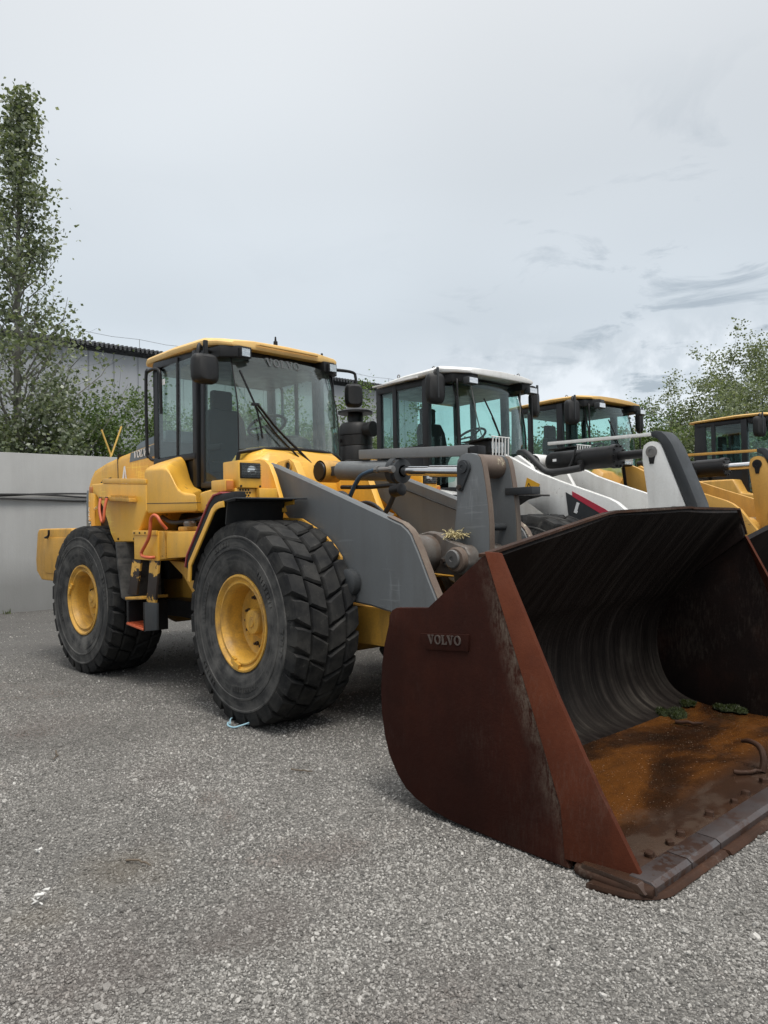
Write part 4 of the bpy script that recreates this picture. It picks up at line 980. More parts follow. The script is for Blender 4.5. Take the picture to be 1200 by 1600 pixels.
RP(G().lathe([(.055, 0), (.06, .03), (.05, .05), (0, .052)], (-1.30, -1.05, 1.56), (0, 0, 1), 18), 'cap_knob', pin)
tube_part('handrail', [(-1.46, -1.20, 1.54), (-1.46, -1.255, 1.60), (-1.49, -1.275, 1.655), (-1.55, -1.28, 1.67), (-1.605, -1.28, 1.63), (-1.62, -1.28, 1.54), (-1.66, -1.28, 1.45), (-1.78, -1.28, 1.34), (-1.80, -1.28, 1.31), (-1.77, -1.28, 1.285), (-1.66, -1.275, 1.275), (-1.64, -1.23, 1.275)], .016, redp, L1, MR, 5)
ld = empty('ladder', parent=L1, mx=MR)
def slat(name, a, b, w, th, mat, y0, y1):
    return G().prism([(a[0]-w/2, a[1]), (a[0]+w/2, a[1]), (b[0]+w/2, b[1]), (b[0]-w/2, b[1])], y0, y1).obj(name, mat, ld, .004)
slat('ladder_side', (-2.03, 1.245), (-2.13, .90), .17, 0, ladm, -1.215, -1.19)
slat('ladder_side', (-1.68, 1.245), (-1.76, .84), .17, 0, ladm, -1.215, -1.19)
G().prism([(-2.19, .85), (-1.85, .87), (-1.85, .895), (-2.19, .875)], -1.26, -.98).obj('ladder_tread', yel_worn, ld, .004)
G().prism([(-2.235, .585), (-2.235, .83), (-2.195, .83), (-2.195, .585)], -1.225, -.98).obj('step_side', blk, ld, .004)
G().prism([(-1.885, .557), (-1.86, .84), (-1.63, .845), (-1.635, .59)], -1.225, -1.20).obj('step_side', gry_dk, ld, .005)
G().prism([(-1.89, .555), (-1.89, .84), (-1.855, .84), (-1.855, .555)], -1.225, -.98).obj('step_side', blk, ld, .004)
G().prism([(-2.225, .598), (-1.89, .565), (-1.89, .585), (-2.225, .618)], -1.235, -.98).obj('step_tread', redp, ld, .003)
for k in range(5): G().prism([(-2.21+k*.066, .6165-k*.0065), (-2.18+k*.066, .6135-k*.0065), (-2.18+k*.066, .622-k*.0065), (-2.21+k*.066, .625-k*.0065)], -1.23, -1.0).obj('tread_rib', redp, ld)
RP(G().loft([[(-2.33+.05*sin(3*z), ya, z), (-2.30+.05*sin(3*z), ya, z), (-2.30+.05*sin(3*z), yb, z), (-2.33+.05*sin(3*z), yb, z)] for z, ya, yb in ((1.42, -1.268, -.80), (1.15, -1.26, -.80), (.86, -1.246, -.82), (.815, -1.19, -.85))]), 'mud_flap', rub_side, .004)
RP(G().box(-4.0, -1.65, -.50, .50, .75, 1.25), 'rear_frame', yel_worn, .03)
RP(G().box(-2.0, -1.0, -.78, .78, 1.22, 1.70), 'cab_base', blk, .03)
RP(G().prism([(-1.72, 1.24), (-1.0, 1.20), (-.92, .80), (-1.05, .72), (-1.45, 1.10)], -1.05, -.62), 'frame_gusset', yel_worn, .02)
RP(G().box(-2.45, -1.45, -.70, .70, .62, .80), 'belly_guard', blk, .03)
tube_part('hose', [(-1.9, -1.0, 1.66), (-1.6, -1.05, 1.60), (-1.3, -1.0, 1.62), (-1.0, -.9, 1.66)], .022, hosem, L1, MR, 5)

# ---- cab of the front loader
cab = empty('cab', parent=L1, mx=MR)
ZB, ZT = 1.96, 3.30
roof_mesh(cab, [(-2.63, .76, 3.305, 3.385), (-2.55, .79, 3.315, 3.410), (-2.0, .80, 3.322, 3.420), (-1.45, .80, 3.312, 3.408), (-1.25, .76, 3.290, 3.372), (-1.13, .66, 3.275, 3.345)], yel_roof, bevel=.02)
G().box(-2.48, -1.28, -.74, .74, 3.19, 3.30).obj('headliner', cabk, cab, .02)
# dark visor lamps housings at the front corners
for sd_ in (-1, 1):
    hs = G().prism([(-1.34, sd_*.46), (-1.10, sd_*.46), (-1.10, sd_*.60), (-1.22, sd_*.75), (-1.40, sd_*.77)], 3.175, 3.285, 'z').obj('lamp_housing', blk_pl, cab, .012)
    wl_ = G().box(-1.13, -1.065, sd_*.555-.058, sd_*.555+.058, 3.165, 3.265).obj('work_lamp', blk_pl, cab, .012)
    G().box(-1.066, -1.060, sd_*.555-.045, sd_*.555+.045, 3.178, 3.252).obj('reflector', reflm, wl_)
    G().box(-1.0595, -1.054, sd_*.555-.050, sd_*.555+.050, 3.173, 3.257).obj('lens', lens, wl_, .002)
# pillars
for sd_ in (-1, 1):
    post(cab, (-2.40, sd_*.755, 2.20), (-2.42, sd_*.745, 3.31), .10, .06)
    post(cab, (-1.60, sd_*.775, 1.94), (-1.60, sd_*.765, 3.30), .075, .07)
    post(cab, (-1.50, sd_*.765, 1.94), (-1.50, sd_*.745, 3.28), .06, .05)
    post(cab, (-1.965, sd_*.772, 2.29), (-1.955, sd_*.765, 3.29), .035, .035, blk, 'window_divider')
    post(cab, (-2.42, sd_*.765, 3.275), (-1.25, sd_*.69, 3.275), .06, .07, None, 'roof_rail')
    post(cab, (-2.42, sd_*.765, 2.25), (-1.58, sd_*.775, 2.25), .09, .06, None, 'waist_rail')
    # panes: rear quarter, sliding, big door pane tapering to the windshield
    ww = lambda n_, q: pane(n_, [(a, sd_*b, c) for a, b, c in q], gl1, cab)
    ww('side_window', [(-2.355, .772, 2.29), (-1.98, .775, 2.29), (-1.975, .768, 3.245), (-2.36, .762, 3.245)])
    ww('side_window', [(-1.945, .775, 2.29), (-1.64, .775, 2.29), (-1.64, .768, 3.245), (-1.94, .768, 3.245)])
    ww('door_window', [(-1.47, .765, 1.99), (-1.215, .71, 1.985), (-1.12, .665, 2.08), (-1.085, .64, 2.25), (-1.10, .632, 2.70), (-1.17, .626, 3.0), (-1.225, .625, 3.22), (-1.47, .745, 3.25)])
    post(cab, (-1.50, sd_*.775, 1.955), (-1.19, sd_*.700, 1.955), .07, .05, None, 'door_sill')
    # kinked handrails behind
    tube_part('grab_rail', [(-2.53, sd_*.80, 2.32), (-2.55, sd_*.81, 2.40), (-2.55, sd_*.81, 3.17), (-2.50, sd_*.80, 3.235), (-2.36, sd_*.80, 3.24), (-2.28, sd_*.80, 3.20), (-2.265, sd_*.80, 3.10), (-2.265, sd_*.795, 2.75)], .018, blk, cab, smooth=4)
    tube_part('grab_rail', [(-2.53, sd_*.80, 2.32), (-2.47, sd_*.79, 2.28), (-2.35, sd_*.78, 2.28)], .018, blk, cab, smooth=3)
pane('rear_window', [(-2.42, -.70, 2.50), (-2.42, .70, 2.50), (-2.43, .70, 3.22), (-2.43, -.70, 3.22)], gl1, cab)
G().box(-2.45, -2.38, -.74, .74, 2.0, 2.48).obj('rear_panel', cabk, cab, .01)
G().box(-2.43, -1.15, -.72, .72, 1.86, 1.94).obj('cab_floor', cabk, cab, .01)
for sd_ in (-1, 1): G().prism([(-2.40, 1.90), (-2.40, 2.23), (-1.62, 2.23), (-1.62, 1.90)], *sgn(sd_, .74, .775)).obj('side_skirt', cabk, cab, .008)
curved_shield(cab, [2.285, 2.40, 2.65, 2.95, 3.20], [-1.090, -1.085, -1.105, -1.17, -1.235], [-.945, -.945, -.96, -1.02, -1.09], [.64, .64, .636, .63, .625], gl_front)
# dark lower skirt following the glass
for sd_ in (-1, 1):
    tube_part('glass_trim', [(-1.47, sd_*.768, 1.975), (-1.215, sd_*.715, 1.970), (-1.115, sd_*.668, 2.07), (-1.082, sd_*.645, 2.25)], .020, blk, cab, smooth=5)
    tube_part('glass_trim', [(-1.085, sd_*.643, 2.25), (-1.10, sd_*.636, 2.70), (-1.17, sd_*.63, 3.0), (-1.225, sd_*.628, 3.22)], .007, blk, cab, smooth=5)
tube_part('windshield_seal', [(-1.088+(.145)*(1-abs(t)**2.6), t*.64, 2.30-.045*abs(t)**3) for t in np.linspace(-1, 1, 17)], .020, blk, cab)
# front cowl
CW = []
for x, zc_, h in ((-1.26, 2.33, .62), (-1.02, 2.325, .615), (-.90, 2.26, .60), (-.80, 2.10, .58), (-.76, 1.90, .57), (-.76, 1.50, .55)):
    CW.append([(x, -h, 1.45), (x, -h, zc_-.16), (x, -h+.05, zc_-.09), (x, -h+.18, zc_-.012), (x, 0, zc_+.012), (x, h-.18, zc_-.012), (x, h-.05, zc_-.09), (x, h, zc_-.16), (x, h, 1.45)])
G().loft(CW).obj('front_cowl', yel, cab, .02, 3, 40)
G().lathe([(.20, 0), (.19, .06), (.15, .13), (.08, .165), (0, .175)], (-1.24, .14, 2.31), (0, 0, 1), 24).obj('dashboard', blk_pl, cab)
G().box(-1.42, -1.12, -.40, .40, 1.95, 2.33).obj('console', blk_pl, cab, .06, 3)
pl_, wd = volvo(.082); k_ = .42/wd; g = G()
for p in pl_: g.prism([(a*k_, b*k_) for a, b in p], 0, .002, 'z')
nlx = g.obj('windshield_lettering', glasslet, cab, mx=frame_mx((-1.078, -.30, 3.125), (.03, 1, 0), (-.25, 0, 1)))
seat(cab, -1.98, 2.13); steering(cab, -1.50, 2.60)
G().box(-2.36, -2.10, .32, .68, 1.94, 2.62).obj('side_console', blk_pl, cab, .04)
# wiper: long pantograph arm with blade
tube_part('wiper_blade', [(-1.02, -.66, 3.02), (-.985, -.60, 2.86), (-.955, -.53, 2.68), (-.945, -.49, 2.52), (-.94, -.47, 2.38)], .010, blk, cab, smooth=4, n=6)
tube_part('wiper_arm', [(-.935, -.52, 2.70), (-.91, -.30, 2.47), (-.88, -.05, 2.26), (-.82, .09, 2.10)], .013, blk, cab, smooth=4, n=6)
tube_part('wiper_arm', [(-.935, -.55, 2.69), (-.905, -.33, 2.43), (-.875, -.09, 2.22)], .009, blk, cab, smooth=4, n=6)
G().box(-.955, -.925, -.585, -.505, 2.685, 2.715).obj('wiper_joint', blk, cab, .006)
G().box(-.85, -.77, .05, .13, 2.06, 2.14).obj('wiper_motor', blk, cab, .012)
# mirrors: near, far
mirror(cab, (-1.20, -.925, 3.03), .27, .285, [(-1.36, -.76, 3.24), (-1.30, -.90, 3.26), (-1.22, -.97, 3.25), (-1.20, -1.0, 3.14)])
G().box(-1.215, -1.18, -.935, -.895, 3.13, 3.30).obj('mirror_post', blk_pl, cab, .008)
mirror(cab, (-1.20, .975, 2.985), .20, .27, [(-1.30, .66, 3.25), (-1.24, .80, 3.255), (-1.22, .99, 3.25), (-1.21, 1.02, 3.20), (-1.205, 1.02, 3.10)], -.5)
tube_part('mirror_stay', [(-1.33, .655, 3.20), (-1.25, .69, 3.16), (-1.23, .70, 2.9), (-1.22, .70, 2.2)], .014, blk, cab, smooth=4)
# small roof fittings
G().lathe([(.022, 0), (.022, .05), (.012, .055), (.008, .10), (0, .10)], (-1.30, -.02, 3.40), (0, 0, 1), 12).obj('beacon_socket', blk, cab)
G().lathe([(.012, 0), (.012, .03), (0, .035)], (-1.20, .52, 3.36), (0, 0, 1), 8).obj('roof_stud', blk, cab)
G().prism([(-1.12, -.40), (-1.085, -.36), (-1.085, .36), (-1.12, .40)], 3.318, 3.335, 'z').obj('roof_gutter', yel_roof, cab, .004)
G().box(-2.27, -2.20, -.785, -.780, 3.05, 3.11).obj('window_sticker', whd, cab)

# ------------------------------------------------------------------ the other three loaders
def loader_b(dx, yc, body, roofc, label, lead, louvre, glassm, boom, bell):
    root = empty('wheel_loader', (dx, yc, 0)); tag(root, label, 'wheel loader', 'wheel loaders parked in a row')
    FX = .40
    wheel(root, FX, -1, .80, 1.01, rot=.9*lead, sc=1.01, bolts=False); wheel(root, FX, 1, .80, 1.01, sc=1.01, bolts=False)
    wheel(root, FX-3.1, -1, .80, 1.01, sc=1.01, bolts=False); wheel(root, FX-3.1, 1, .80, 1.01, sc=1.01, bolts=False)
    G().cyl((FX, -.8, .8), (FX, .8, .8), .18).obj('front_axle', blk, root); G().cyl((FX-3.1, -.8, .8), (FX-3.1, .8, .8), .18).obj('rear_axle', blk, root)
    G().box(FX-4.2, FX-1.0, -.5, .5, .75, 1.5).obj('rear_frame', blk, root, .03)
    fr = G().box(-.9, .9, -.40, .40, .6, 1.35)
    for sd_ in (-1, 1): fr.prism([(-.8, 1.2), (-.8, 1.95), (-.62, 2.25), (-.38, 2.33), (-.2, 2.2), (.2, 1.5), (.6, 1.0)], sd_*.30, sd_*.37)
    fr.obj('front_frame', body, root, .015)
    # lift arms
    AR = [(-.55, 2.30), (-.42, 2.34), (-.268, 2.27), (.10, 2.075), (.447, 1.942), (.72, 1.845), (.958, 1.759), (1.05, 1.712), (1.15, 1.63), (1.40, 1.30), (1.70, .80), (1.92, .50), (1.92, .36), (1.78, .33), (1.50, .66), (1.10, 1.02), (.75, 1.22), (.30, 1.52), (-.10, 1.78), (-.50, 2.05)]
    arms = []
    for sd_ in (-1, 1):
        arms.append(G().prism(AR, *sgn(sd_, .54, .62)).obj('lift_arm', boom, root, .008))
    G().lathe([(.15, -.54), (.15, .54)], (1.05, 0, 1.38), (0, 1, 0), 24).obj('cross_tube', boom, root)
    # bellcrank of two plates with a dark outer strap
    BL = [(1.084, 2.263), (1.10, 2.315), (1.145, 2.345), (1.197, 2.352), (1.25, 2.340), (1.294, 2.305), (1.35, 2.16), (1.44, 1.92), (1.528, 1.684), (1.60, 1.45), (1.58, 1.15), (1.42, 1.05), (1.25, 1.20), (1.15, 1.50), (1.127, 1.786), (1.10, 2.0), (1.08, 2.16)]
    bc = empty('bellcrank', parent=root)
    for sd_ in (-1, 1):
        p = G().prism(BL, *sgn(sd_, .075, .125)).obj('bellcrank_plate', bell, bc, .006)
        G().lathe([(.062, 0), (.062, .012), (.03, .014), (.028, .006), (0, .006)], (1.188, sd_*.125, 2.243), (0, sd_, 0), 22).obj('pin_end', pin if lead == 1 else blk, p)
        G().prism([(1.15, 2.20), (1.226, 2.20), (1.21, 2.115), (1.165, 2.115)], *sgn(sd_, .125, .134)).obj('pin_keeper', blk, p, .003)
    strap = [(1.168, 2.45), (1.235, 2.462), (1.298, 2.448), (1.35, 2.40), (1.392, 2.34), (1.421, 2.293), (1.50, 2.10), (1.59, 1.87), (1.661, 1.679), (1.70, 1.50), (1.62, 1.50), (1.55, 1.66), (1.46, 1.90), (1.375, 2.12), (1.31, 2.29), (1.25, 2.375), (1.19, 2.40)]
    G().prism(strap, -.13, .13).obj('bellcrank_strap', gry_dk, bc, .012)
    G().lathe([(.11, -.14), (.11, .14), (0, .14)], (1.42, 0, 1.55), (0, 1, 0), 22).lathe([(0, -.17), (.06, -.17), (.06, .17), (0, .17)], (1.42, 0, 1.55), (0, 1, 0), 16).obj('pivot_pin', blk, bc)
    # tilt cylinder
    b0 = Vector((-.40, 0, 2.24)); a = Vector((1.588, 0, .003)).normalized()
    cyl_m = blk
    t = G().lathe([(0, .22), (.10, .22), (.118, .25), (.118, .70), (.125, .71), (.125, 1.07), (0, 1.07)], b0, a, 30).obj('tilt_cylinder', cyl_m, root)
    G().lathe([(.06, 1.06), (.135, 1.06), (.135, 1.13), (.05, 1.14)], b0, a, 30).obj('cylinder_gland', blk, t)
    for k in range(10):
        an = 2*pi*k/10; G().lathe([(.013, 0), (.013, .02), (0, .02)], b0+a*1.13+Vector((0, cos(an), sin(an)))*.115, a, 6).obj('bolt', blk, t)
    G().lathe([(.048, 1.1), (.048, 1.60)], b0, a, 22).obj('cylinder_rod', chrome if lead != 1 else blk, t)
    G().lathe([(.10, -.12), (.11, -.10), (.11, .10), (.10, .12), (0, .12)], b0+Vector((.06, 0, 0)), (0, 1, 0), 22).lathe([(0, -.13), (.07, -.13), (.07, .13), (0, .13)], b0+Vector((.06, 0, 0)), (0, 1, 0), 16).obj('cylinder_eye', body, t)
    G().box(.30, .36, -.16, -.10, 2.10, 2.22).obj('pipe_clamp', blk, t, .01)
    G().box(-.06, -.01, -.121, -.116, 2.235, 2.265).obj('maker_label', whd, t)
    tube_part('hose', [(-.52, -.16, 2.38), (-.38, -.2, 2.36), (-.22, -.2, 2.22), (-.1, -.18, 2.12), (.10, -.17, 2.11), (.35, -.16, 2.13)], .040, hosem, root, smooth=6)
    tube_part('hose', [(-.5, -.12, 2.30), (-.40, -.16, 2.35), (-.33, -.18, 2.30), (-.30, -.17, 2.18)], .022, hosem, root, smooth=6)
    tube_part('hose', [(-.1, -.13, 2.06), (.1, -.14, 2.10), (.2, -.13, 2.2), (.26, -.12, 2.36)], .012, hosem, root, smooth=6)
    # level indicator bar
    G().loft([[(x, y, z+q) for y, q in ((-.14, -.018), (-.10, -.018), (-.10, .018), (-.14, .018))] for x, z in ((-.112, 2.452), (1.19, 2.425))]).obj('level_indicator', boom, root, .004)
    # bonnet, side tanks, steps, fenders
    G().prism([(-4.25, 1.25), (-4.25, 2.20), (-4.10, 2.36), (-3.2, 2.44), (-2.45, 2.46), (-2.45, 1.4)], -.62, .62).obj('engine_hood', body, root, .06, 3)
    for sd_ in (-1, 1):
        G().prism([(-2.35, 1.40), (-2.35, 2.15), (-2.20, 2.24), (-1.55, 2.24), (-1.42, 1.98), (-.90, 1.90), (-.90, 1.40)], *sgn(sd_, .72, 1.14)).obj('side_tank', body, root, .05, 3)
        G().prism([(-3.7, 1.2), (-3.62, 1.6), (-3.4, 1.86), (-2.9, 1.92), (-2.36, 1.90), (-2.36, 1.70), (-3.0, 1.72), (-3.3, 1.62), (-3.45, 1.3), (-3.5, 1.2)], *sgn(sd_, .75, 1.25)).obj('rear_fender', body, root, .03)
        G().prism([(-.5, 1.15), (-.44, 1.42), (-.2, 1.70), (.02, 1.80), (.20, 1.83), (.30, 1.825), (.30, 1.805), (.20, 1.81), (.02, 1.78), (-.18, 1.685), (-.42, 1.41), (-.48, 1.15)], *sgn(sd_, .70, 1.31)).obj('front_fender', rub_side, root, .003)
        # headlight pod with its white wire guard
        hp = G().box(-.62, -.30, *sgn(sd_, .70, .98), 2.30, 2.47).obj('headlight', blk_pl, root, .03, 3)
        G().box(-.30, -.292, *sgn(sd_, .73, .95), 2.325, 2.445).obj('reflector', reflm, hp); G().box(-.291, -.286, *sgn(sd_, .725, .955), 2.32, 2.45).obj('lens', lens, hp)
        G().prism([(-.74, 2.475), (-.28, 2.49), (-.27, 2.475), (-.60, 2.455)], *sgn(sd_, .66, 1.02)).obj('lamp_hood', blk_pl, hp, .006)
        tube_part('lamp_post', [(-.45, sd_*.72, 2.30), (-.46, sd_*.65, 2.0), (-.5, sd_*.5, 1.8)], .025, blk, hp)
        if lead != 1: continue
        gw = G()
        for k in range(6):
            y = sd_*(.70+k*.055); gw.tube([(-.26, y, 2.24), (-.25, y, 2.50)], .008, 6)
        gw.tube([(-.25, sd_*.68, 2.50), (-.25, sd_*1.0, 2.50)], .008, 6).tube([(-.26, sd_*.68, 2.24), (-.26, sd_*1.0, 2.24)], .008, 6); gw.obj('lamp_guard', wht, hp)
    # cowl in front of the windshield
    CW = []
    for x, z, h in ((-1.25, 2.42, .66), (-1.0, 2.40, .66), (-.86, 2.30, .64), (-.78, 2.0, .60), (-.78, 1.4, .58)):
        CW.append([(x, -h, 1.3), (x, -h, z-.14), (x, -h+.06, z-.05), (x, 0, z), (x, h-.06, z-.05), (x, h, z-.14), (x, h, 1.3)])
    G().loft(CW).obj('front_cowl', body, root, .02, 3, 40)
    # cab
    cb = empty('cab', parent=root)
    if lead == 1:
        roof_mesh(cb, [(-2.47, .72, 3.36, 3.42), (-2.38, .80, 3.375, 3.44), (-1.8, .84, 3.40, 3.475), (-1.2, .83, 3.40, 3.495), (-.98, .74, 3.375, 3.455), (-.86, .62, 3.36, 3.425)], roofc)
        G().box(-2.40, -1.55, -.875, -.84, 3.385, 3.405).obj('roof_gutter', roofc, cb, .004)
        spots = [(-2.1, -.66), (-1.45, -.66), (-1.35, .10), (-1.1, .62)]
    else:
        roof_mesh(cb, [(-2.50, .82, 3.375, 3.425), (-2.40, .83, 3.38, 3.435), (-1.6, .84, 3.40, 3.465), (-1.15, .82, 3.395, 3.46), (-.95, .70, 3.375, 3.425)], roofc, bevel=.008)
        spots = [(-1.5, -.55), (-2.2, .5)]
    for x, y in spots:
        G().tube([(x+.022*cos(q), y, 3.51+.022*sin(q)+(.005 if lead == 1 else -.01)) for q in np.linspace(0, 2*pi, 15)], .007, 6).obj('lifting_eye', pin, cb)
    G().box(-2.40, -1.15, -.76, .76, 3.27, 3.38).obj('headliner', cabk, cb, .02)
    for sd_ in (-1, 1):
        G().prism([(-1.30, sd_*.48), (-.90, sd_*.44), (-.88, sd_*.58), (-1.05, sd_*.76), (-1.35, sd_*.79)], 3.27, 3.375, 'z').obj('lamp_housing', blk_pl, cb, .012)
        wl_ = G().box(-.93, -.84, sd_*.60-.09, sd_*.60+.09, 3.225, 3.315).obj('work_lamp', gry_dk, cb, .012)
        G().box(-.8395, -.834, sd_*.60-.075, sd_*.60+.075, 3.238, 3.302).obj('lens', reflm, wl_)
        post(cb, (-2.37, sd_*.775, 2.05), (-2.37, sd_*.765, 3.38), .09, .06)
        if louvre:
            G().prism([(-2.46, 2.10), (-2.40, 3.37), (-2.20, 3.37), (-2.16, 2.10)], *sgn(sd_, .77, .80)).obj('rear_quarter_panel', cabk, cb, .008)
            for k in range(5): G().prism([(-2.44, 2.26+k*.055), (-2.24, 2.20+k*.055), (-2.24, 2.215+k*.055), (-2.44, 2.275+k*.055)], *sgn(sd_, .80, .812)).obj('louvre', gry_dk, cb)
        post(cb, (-2.05, sd_*.78, 2.05), (-2.05, sd_*.77, 3.36), .075, .06)
        post(cb, (-1.47, sd_*.785, 1.95), (-1.47, sd_*.775, 3.36), .11, .07)
        post(cb, (-2.37, sd_*.78, 2.50), (-1.47, sd_*.785, 2.50), .10, .06, None, 'waist_rail'); post(cb, (-2.37, sd_*.77, 3.33), (-1.10, sd_*.70, 3.33), .08, .08, None, 'roof_rail')
        dr = G().prism([(-2.02, 2.0), (-2.02, 2.47), (-1.52, 2.47), (-1.52, 2.0)], *sgn(sd_, .755, .80)).obj('door_panel', cabk, cb, .01)
        G().box(-1.74, -1.56, *sgn(sd_, .80, .815), 2.42, 2.45).obj('door_handle', blk, dr, .006)
        ww = lambda n_, q: pane(n_, [(a_, sd_*b_, c_) for a_, b_, c_ in q], glassm, cb)
        ww('side_window', [(-2.33, .775, 2.55), (-2.09, .775, 2.55), (-2.09, .77, 3.29), (-2.33, .77, 3.29)])
        fr_ = [(-2.01, 2.55), (-1.53, 2.55), (-1.53, 3.29), (-2.01, 3.29)]
        ww('door_window', [(x, .778, z) for x, z in fr_])
        ww('front_side_window', [(-1.41, .77, 2.0), (-1.10, .70, 2.05), (-1.02, .655, 2.30), (-1.03, .65, 2.8), (-1.13, .645, 3.32), (-1.41, .755, 3.32)])
        tube_part('glass_trim', [(-1.03, sd_*.66, 2.3), (-1.04, sd_*.655, 2.8), (-1.14, sd_*.65, 3.32)], .012, blk, cb, smooth=4)
        if not louvre: tube_part('window_prop', [(-.98, sd_*.50, 3.28), (-.95, sd_*.44, 2.9), (-.92, sd_*.38, 2.62)], .008, pin, cb, smooth=4)
        w_ = .24; c = (-1.12, sd_*.985, 3.17)
        mirror(cb, c, w_, .38, [(-1.25, sd_*.76, 3.35), (-1.15, sd_*.90, 3.40), (-1.10, sd_*1.0, 3.38), (-1.09, sd_*1.01, 3.25), (-1.09, sd_*1.01, 3.08)], (.45*sd_))
        G().box(-1.075, -1.05, sd_*.99-.014, sd_*.99+.014, 3.05, 3.42).obj('mirror_post', gry_dk, cb, .005)
        if lead == 1: G().lathe([(.035, 0), (.03, .005), (0, .005)], (-1.055, sd_*.94, 3.25), (1, 0, 0), 16).obj('mirror_badge', pin, cb)
        tube_part('mirror_stay', [(-1.0, sd_*.72, 3.30), (-.98, sd_*.74, 3.2), (-.98, sd_*.74, 2.4)], .012, blk, cb, smooth=3)
    pane('rear_window', [(-2.38, -.70, 2.6), (-2.38, .70, 2.6), (-2.38, .70, 3.28), (-2.38, -.70, 3.28)], glassm, cb)
    G().box(-2.42, -2.36, -.75, .75, 1.95, 2.58).obj('rear_panel', cabk, cb, .01)
    G().box(-2.4, -1.1, -.75, .75, 1.85, 1.98).obj('cab_floor', cabk, cb, .01)
    curved_shield(cb, [2.15, 2.40, 2.75, 3.05, 3.30], [-1.02, -1.02, -1.04, -1.08, -1.14], [-.83, -.83, -.85, -.90, -.97], [.655, .655, .65, .648, .645], glassm)
    G().box(-1.35, -1.05, -.45, .45, 1.98, 2.42).obj('console', blk_pl, cb, .06, 3)
    seat(cb, -1.85, 2.20); steering(cb, -1.42, 2.68)
    tube_part('wiper', [(-.86, .0, 2.42), (-.84, -.12, 2.62), (-.85, -.25, 2.85)], .012, blk, cb, smooth=4)
    tube_part('wiper_blade', [(-.84, -.10, 2.58), (-.85, -.22, 2.82), (-.90, -.34, 3.08)], .010, blk, cb, smooth=4)
    # bucket of the same build, mostly hidden by the near one
    b2 = empty('bucket', (-.05, 0, 0), root)
    for ch in bk.children:
        if ch.name.split('.')[0] in ('side_plate', 'bucket_shell', 'bucket_floor', 'edge_plate'):
            link(ch.name.split('.')[0], ch.data, b2)
    return root, arms
L2, arms2 = loader_b(0, 3.15, wht, wht, 'white wheel loader with white-roofed cab parked second in the row', 1, False, gl2, wht, wht)
L3, arms3 = loader_b(-.14, 6.25, yel_c, amb_roof, 'yellow wheel loader with amber-roofed black cab parked third in the row', 2, True, gl2, yel_c, yel_c)
L4, arms4 = loader_b(.82, 10.75, yel_c, amb_roof, 'farthest yellow wheel loader at the right edge of the photo', 3, True, gl2, yel_c, yel_c)

# markings on the white loader's near arm: red stripe, speckled black panel with LO..., warning sticker
YA = -.6225
a2 = arms2[0]
G().prism([(.450, 1.845), (.50, 1.40), (.95, 1.02), (1.33, 1.20), (1.08, 1.52)], YA-.002, YA).obj('arm_panel', gry_dk, a2)
G().prism([(.532, 1.852), (.535, 1.795), (.90, 1.585), (1.15, 1.44), (1.16, 1.49), (.92, 1.650)], YA-.004, YA-.0021).obj('red_stripe', redst, a2)
LM = frame_mx((.548, YA-.005, 1.622), (.86, 0, -.48), (.25, 0, 1))
G().prism([(0, 0), (.088, 0), (.088, .030), (.034, .030), (.034, .118), (0, .118)], 0, .002, 'z').obj('lettering', whd, a2, mx=LM)
g = G(); N_ = 24; ro = [(.158+.052*math.copysign(abs(cos(t))**.7, cos(t)), .059+.059*math.copysign(abs(sin(t))**.7, sin(t))) for t in [2*pi*i/N_ for i in range(N_)]]
ri = [(.158+.020*math.copysign(abs(cos(t))**.7, cos(t)), .059+.030*math.copysign(abs(sin(t))**.7, sin(t))) for t in [2*pi*i/N_ for i in range(N_)]]
vs_ = [(x, y, z) for z in (0, .002) for ring in (ro, ri) for x, y in ring]
g.poly(vs_, [q for i in range(N_) for j in [(i+1) % N_] for q in ((i, j, N_+j, N_+i), (2*N_+i, 2*N_+j, 3*N_+j, 3*N_+i), (i, j, 2*N_+j, 2*N_+i), (N_+i, N_+j, 3*N_+j, 3*N_+i))])
g.obj('lettering', whd, a2, mx=LM)
G().prism([(-.11, 1.86), (-.06, 2.035), (.115, 1.95), (.06, 1.80)], YA-.002, YA).obj('warning_sticker', warnm, a2)
g = G()
for cx, cz in ((-.035, 1.935), (.05, 1.885)):
    for u, w in (((-.035, -.03), (0, .035)), ((0, .035), (.035, -.03)), ((.035, -.03), (-.035, -.03))):
        p, q = Vector((cx+u[0], cz+u[1])), Vector((cx+w[0], cz+w[1])); d = (q-p).normalized(); nn_ = Vector((-d.y, d.x))*.004
        g.prism([tuple(p+nn_), tuple(q+nn_), tuple(q-nn_), tuple(p-nn_)], YA-.004, YA-.0021)
g.obj('sticker_symbols', blk, a2)
G().prism([(-.04, 1.845), (.03, 1.815), (.032, 1.825), (-.038, 1.856)], YA-.004, YA-.0021).obj('sticker_text', blk, a2)
a3 = arms3[0]
G().prism([(.02, 1.84), (.05, 1.99), (.20, 1.92), (.17, 1.77)], YA-.002, YA).obj('warning_sticker', warnm, a3)
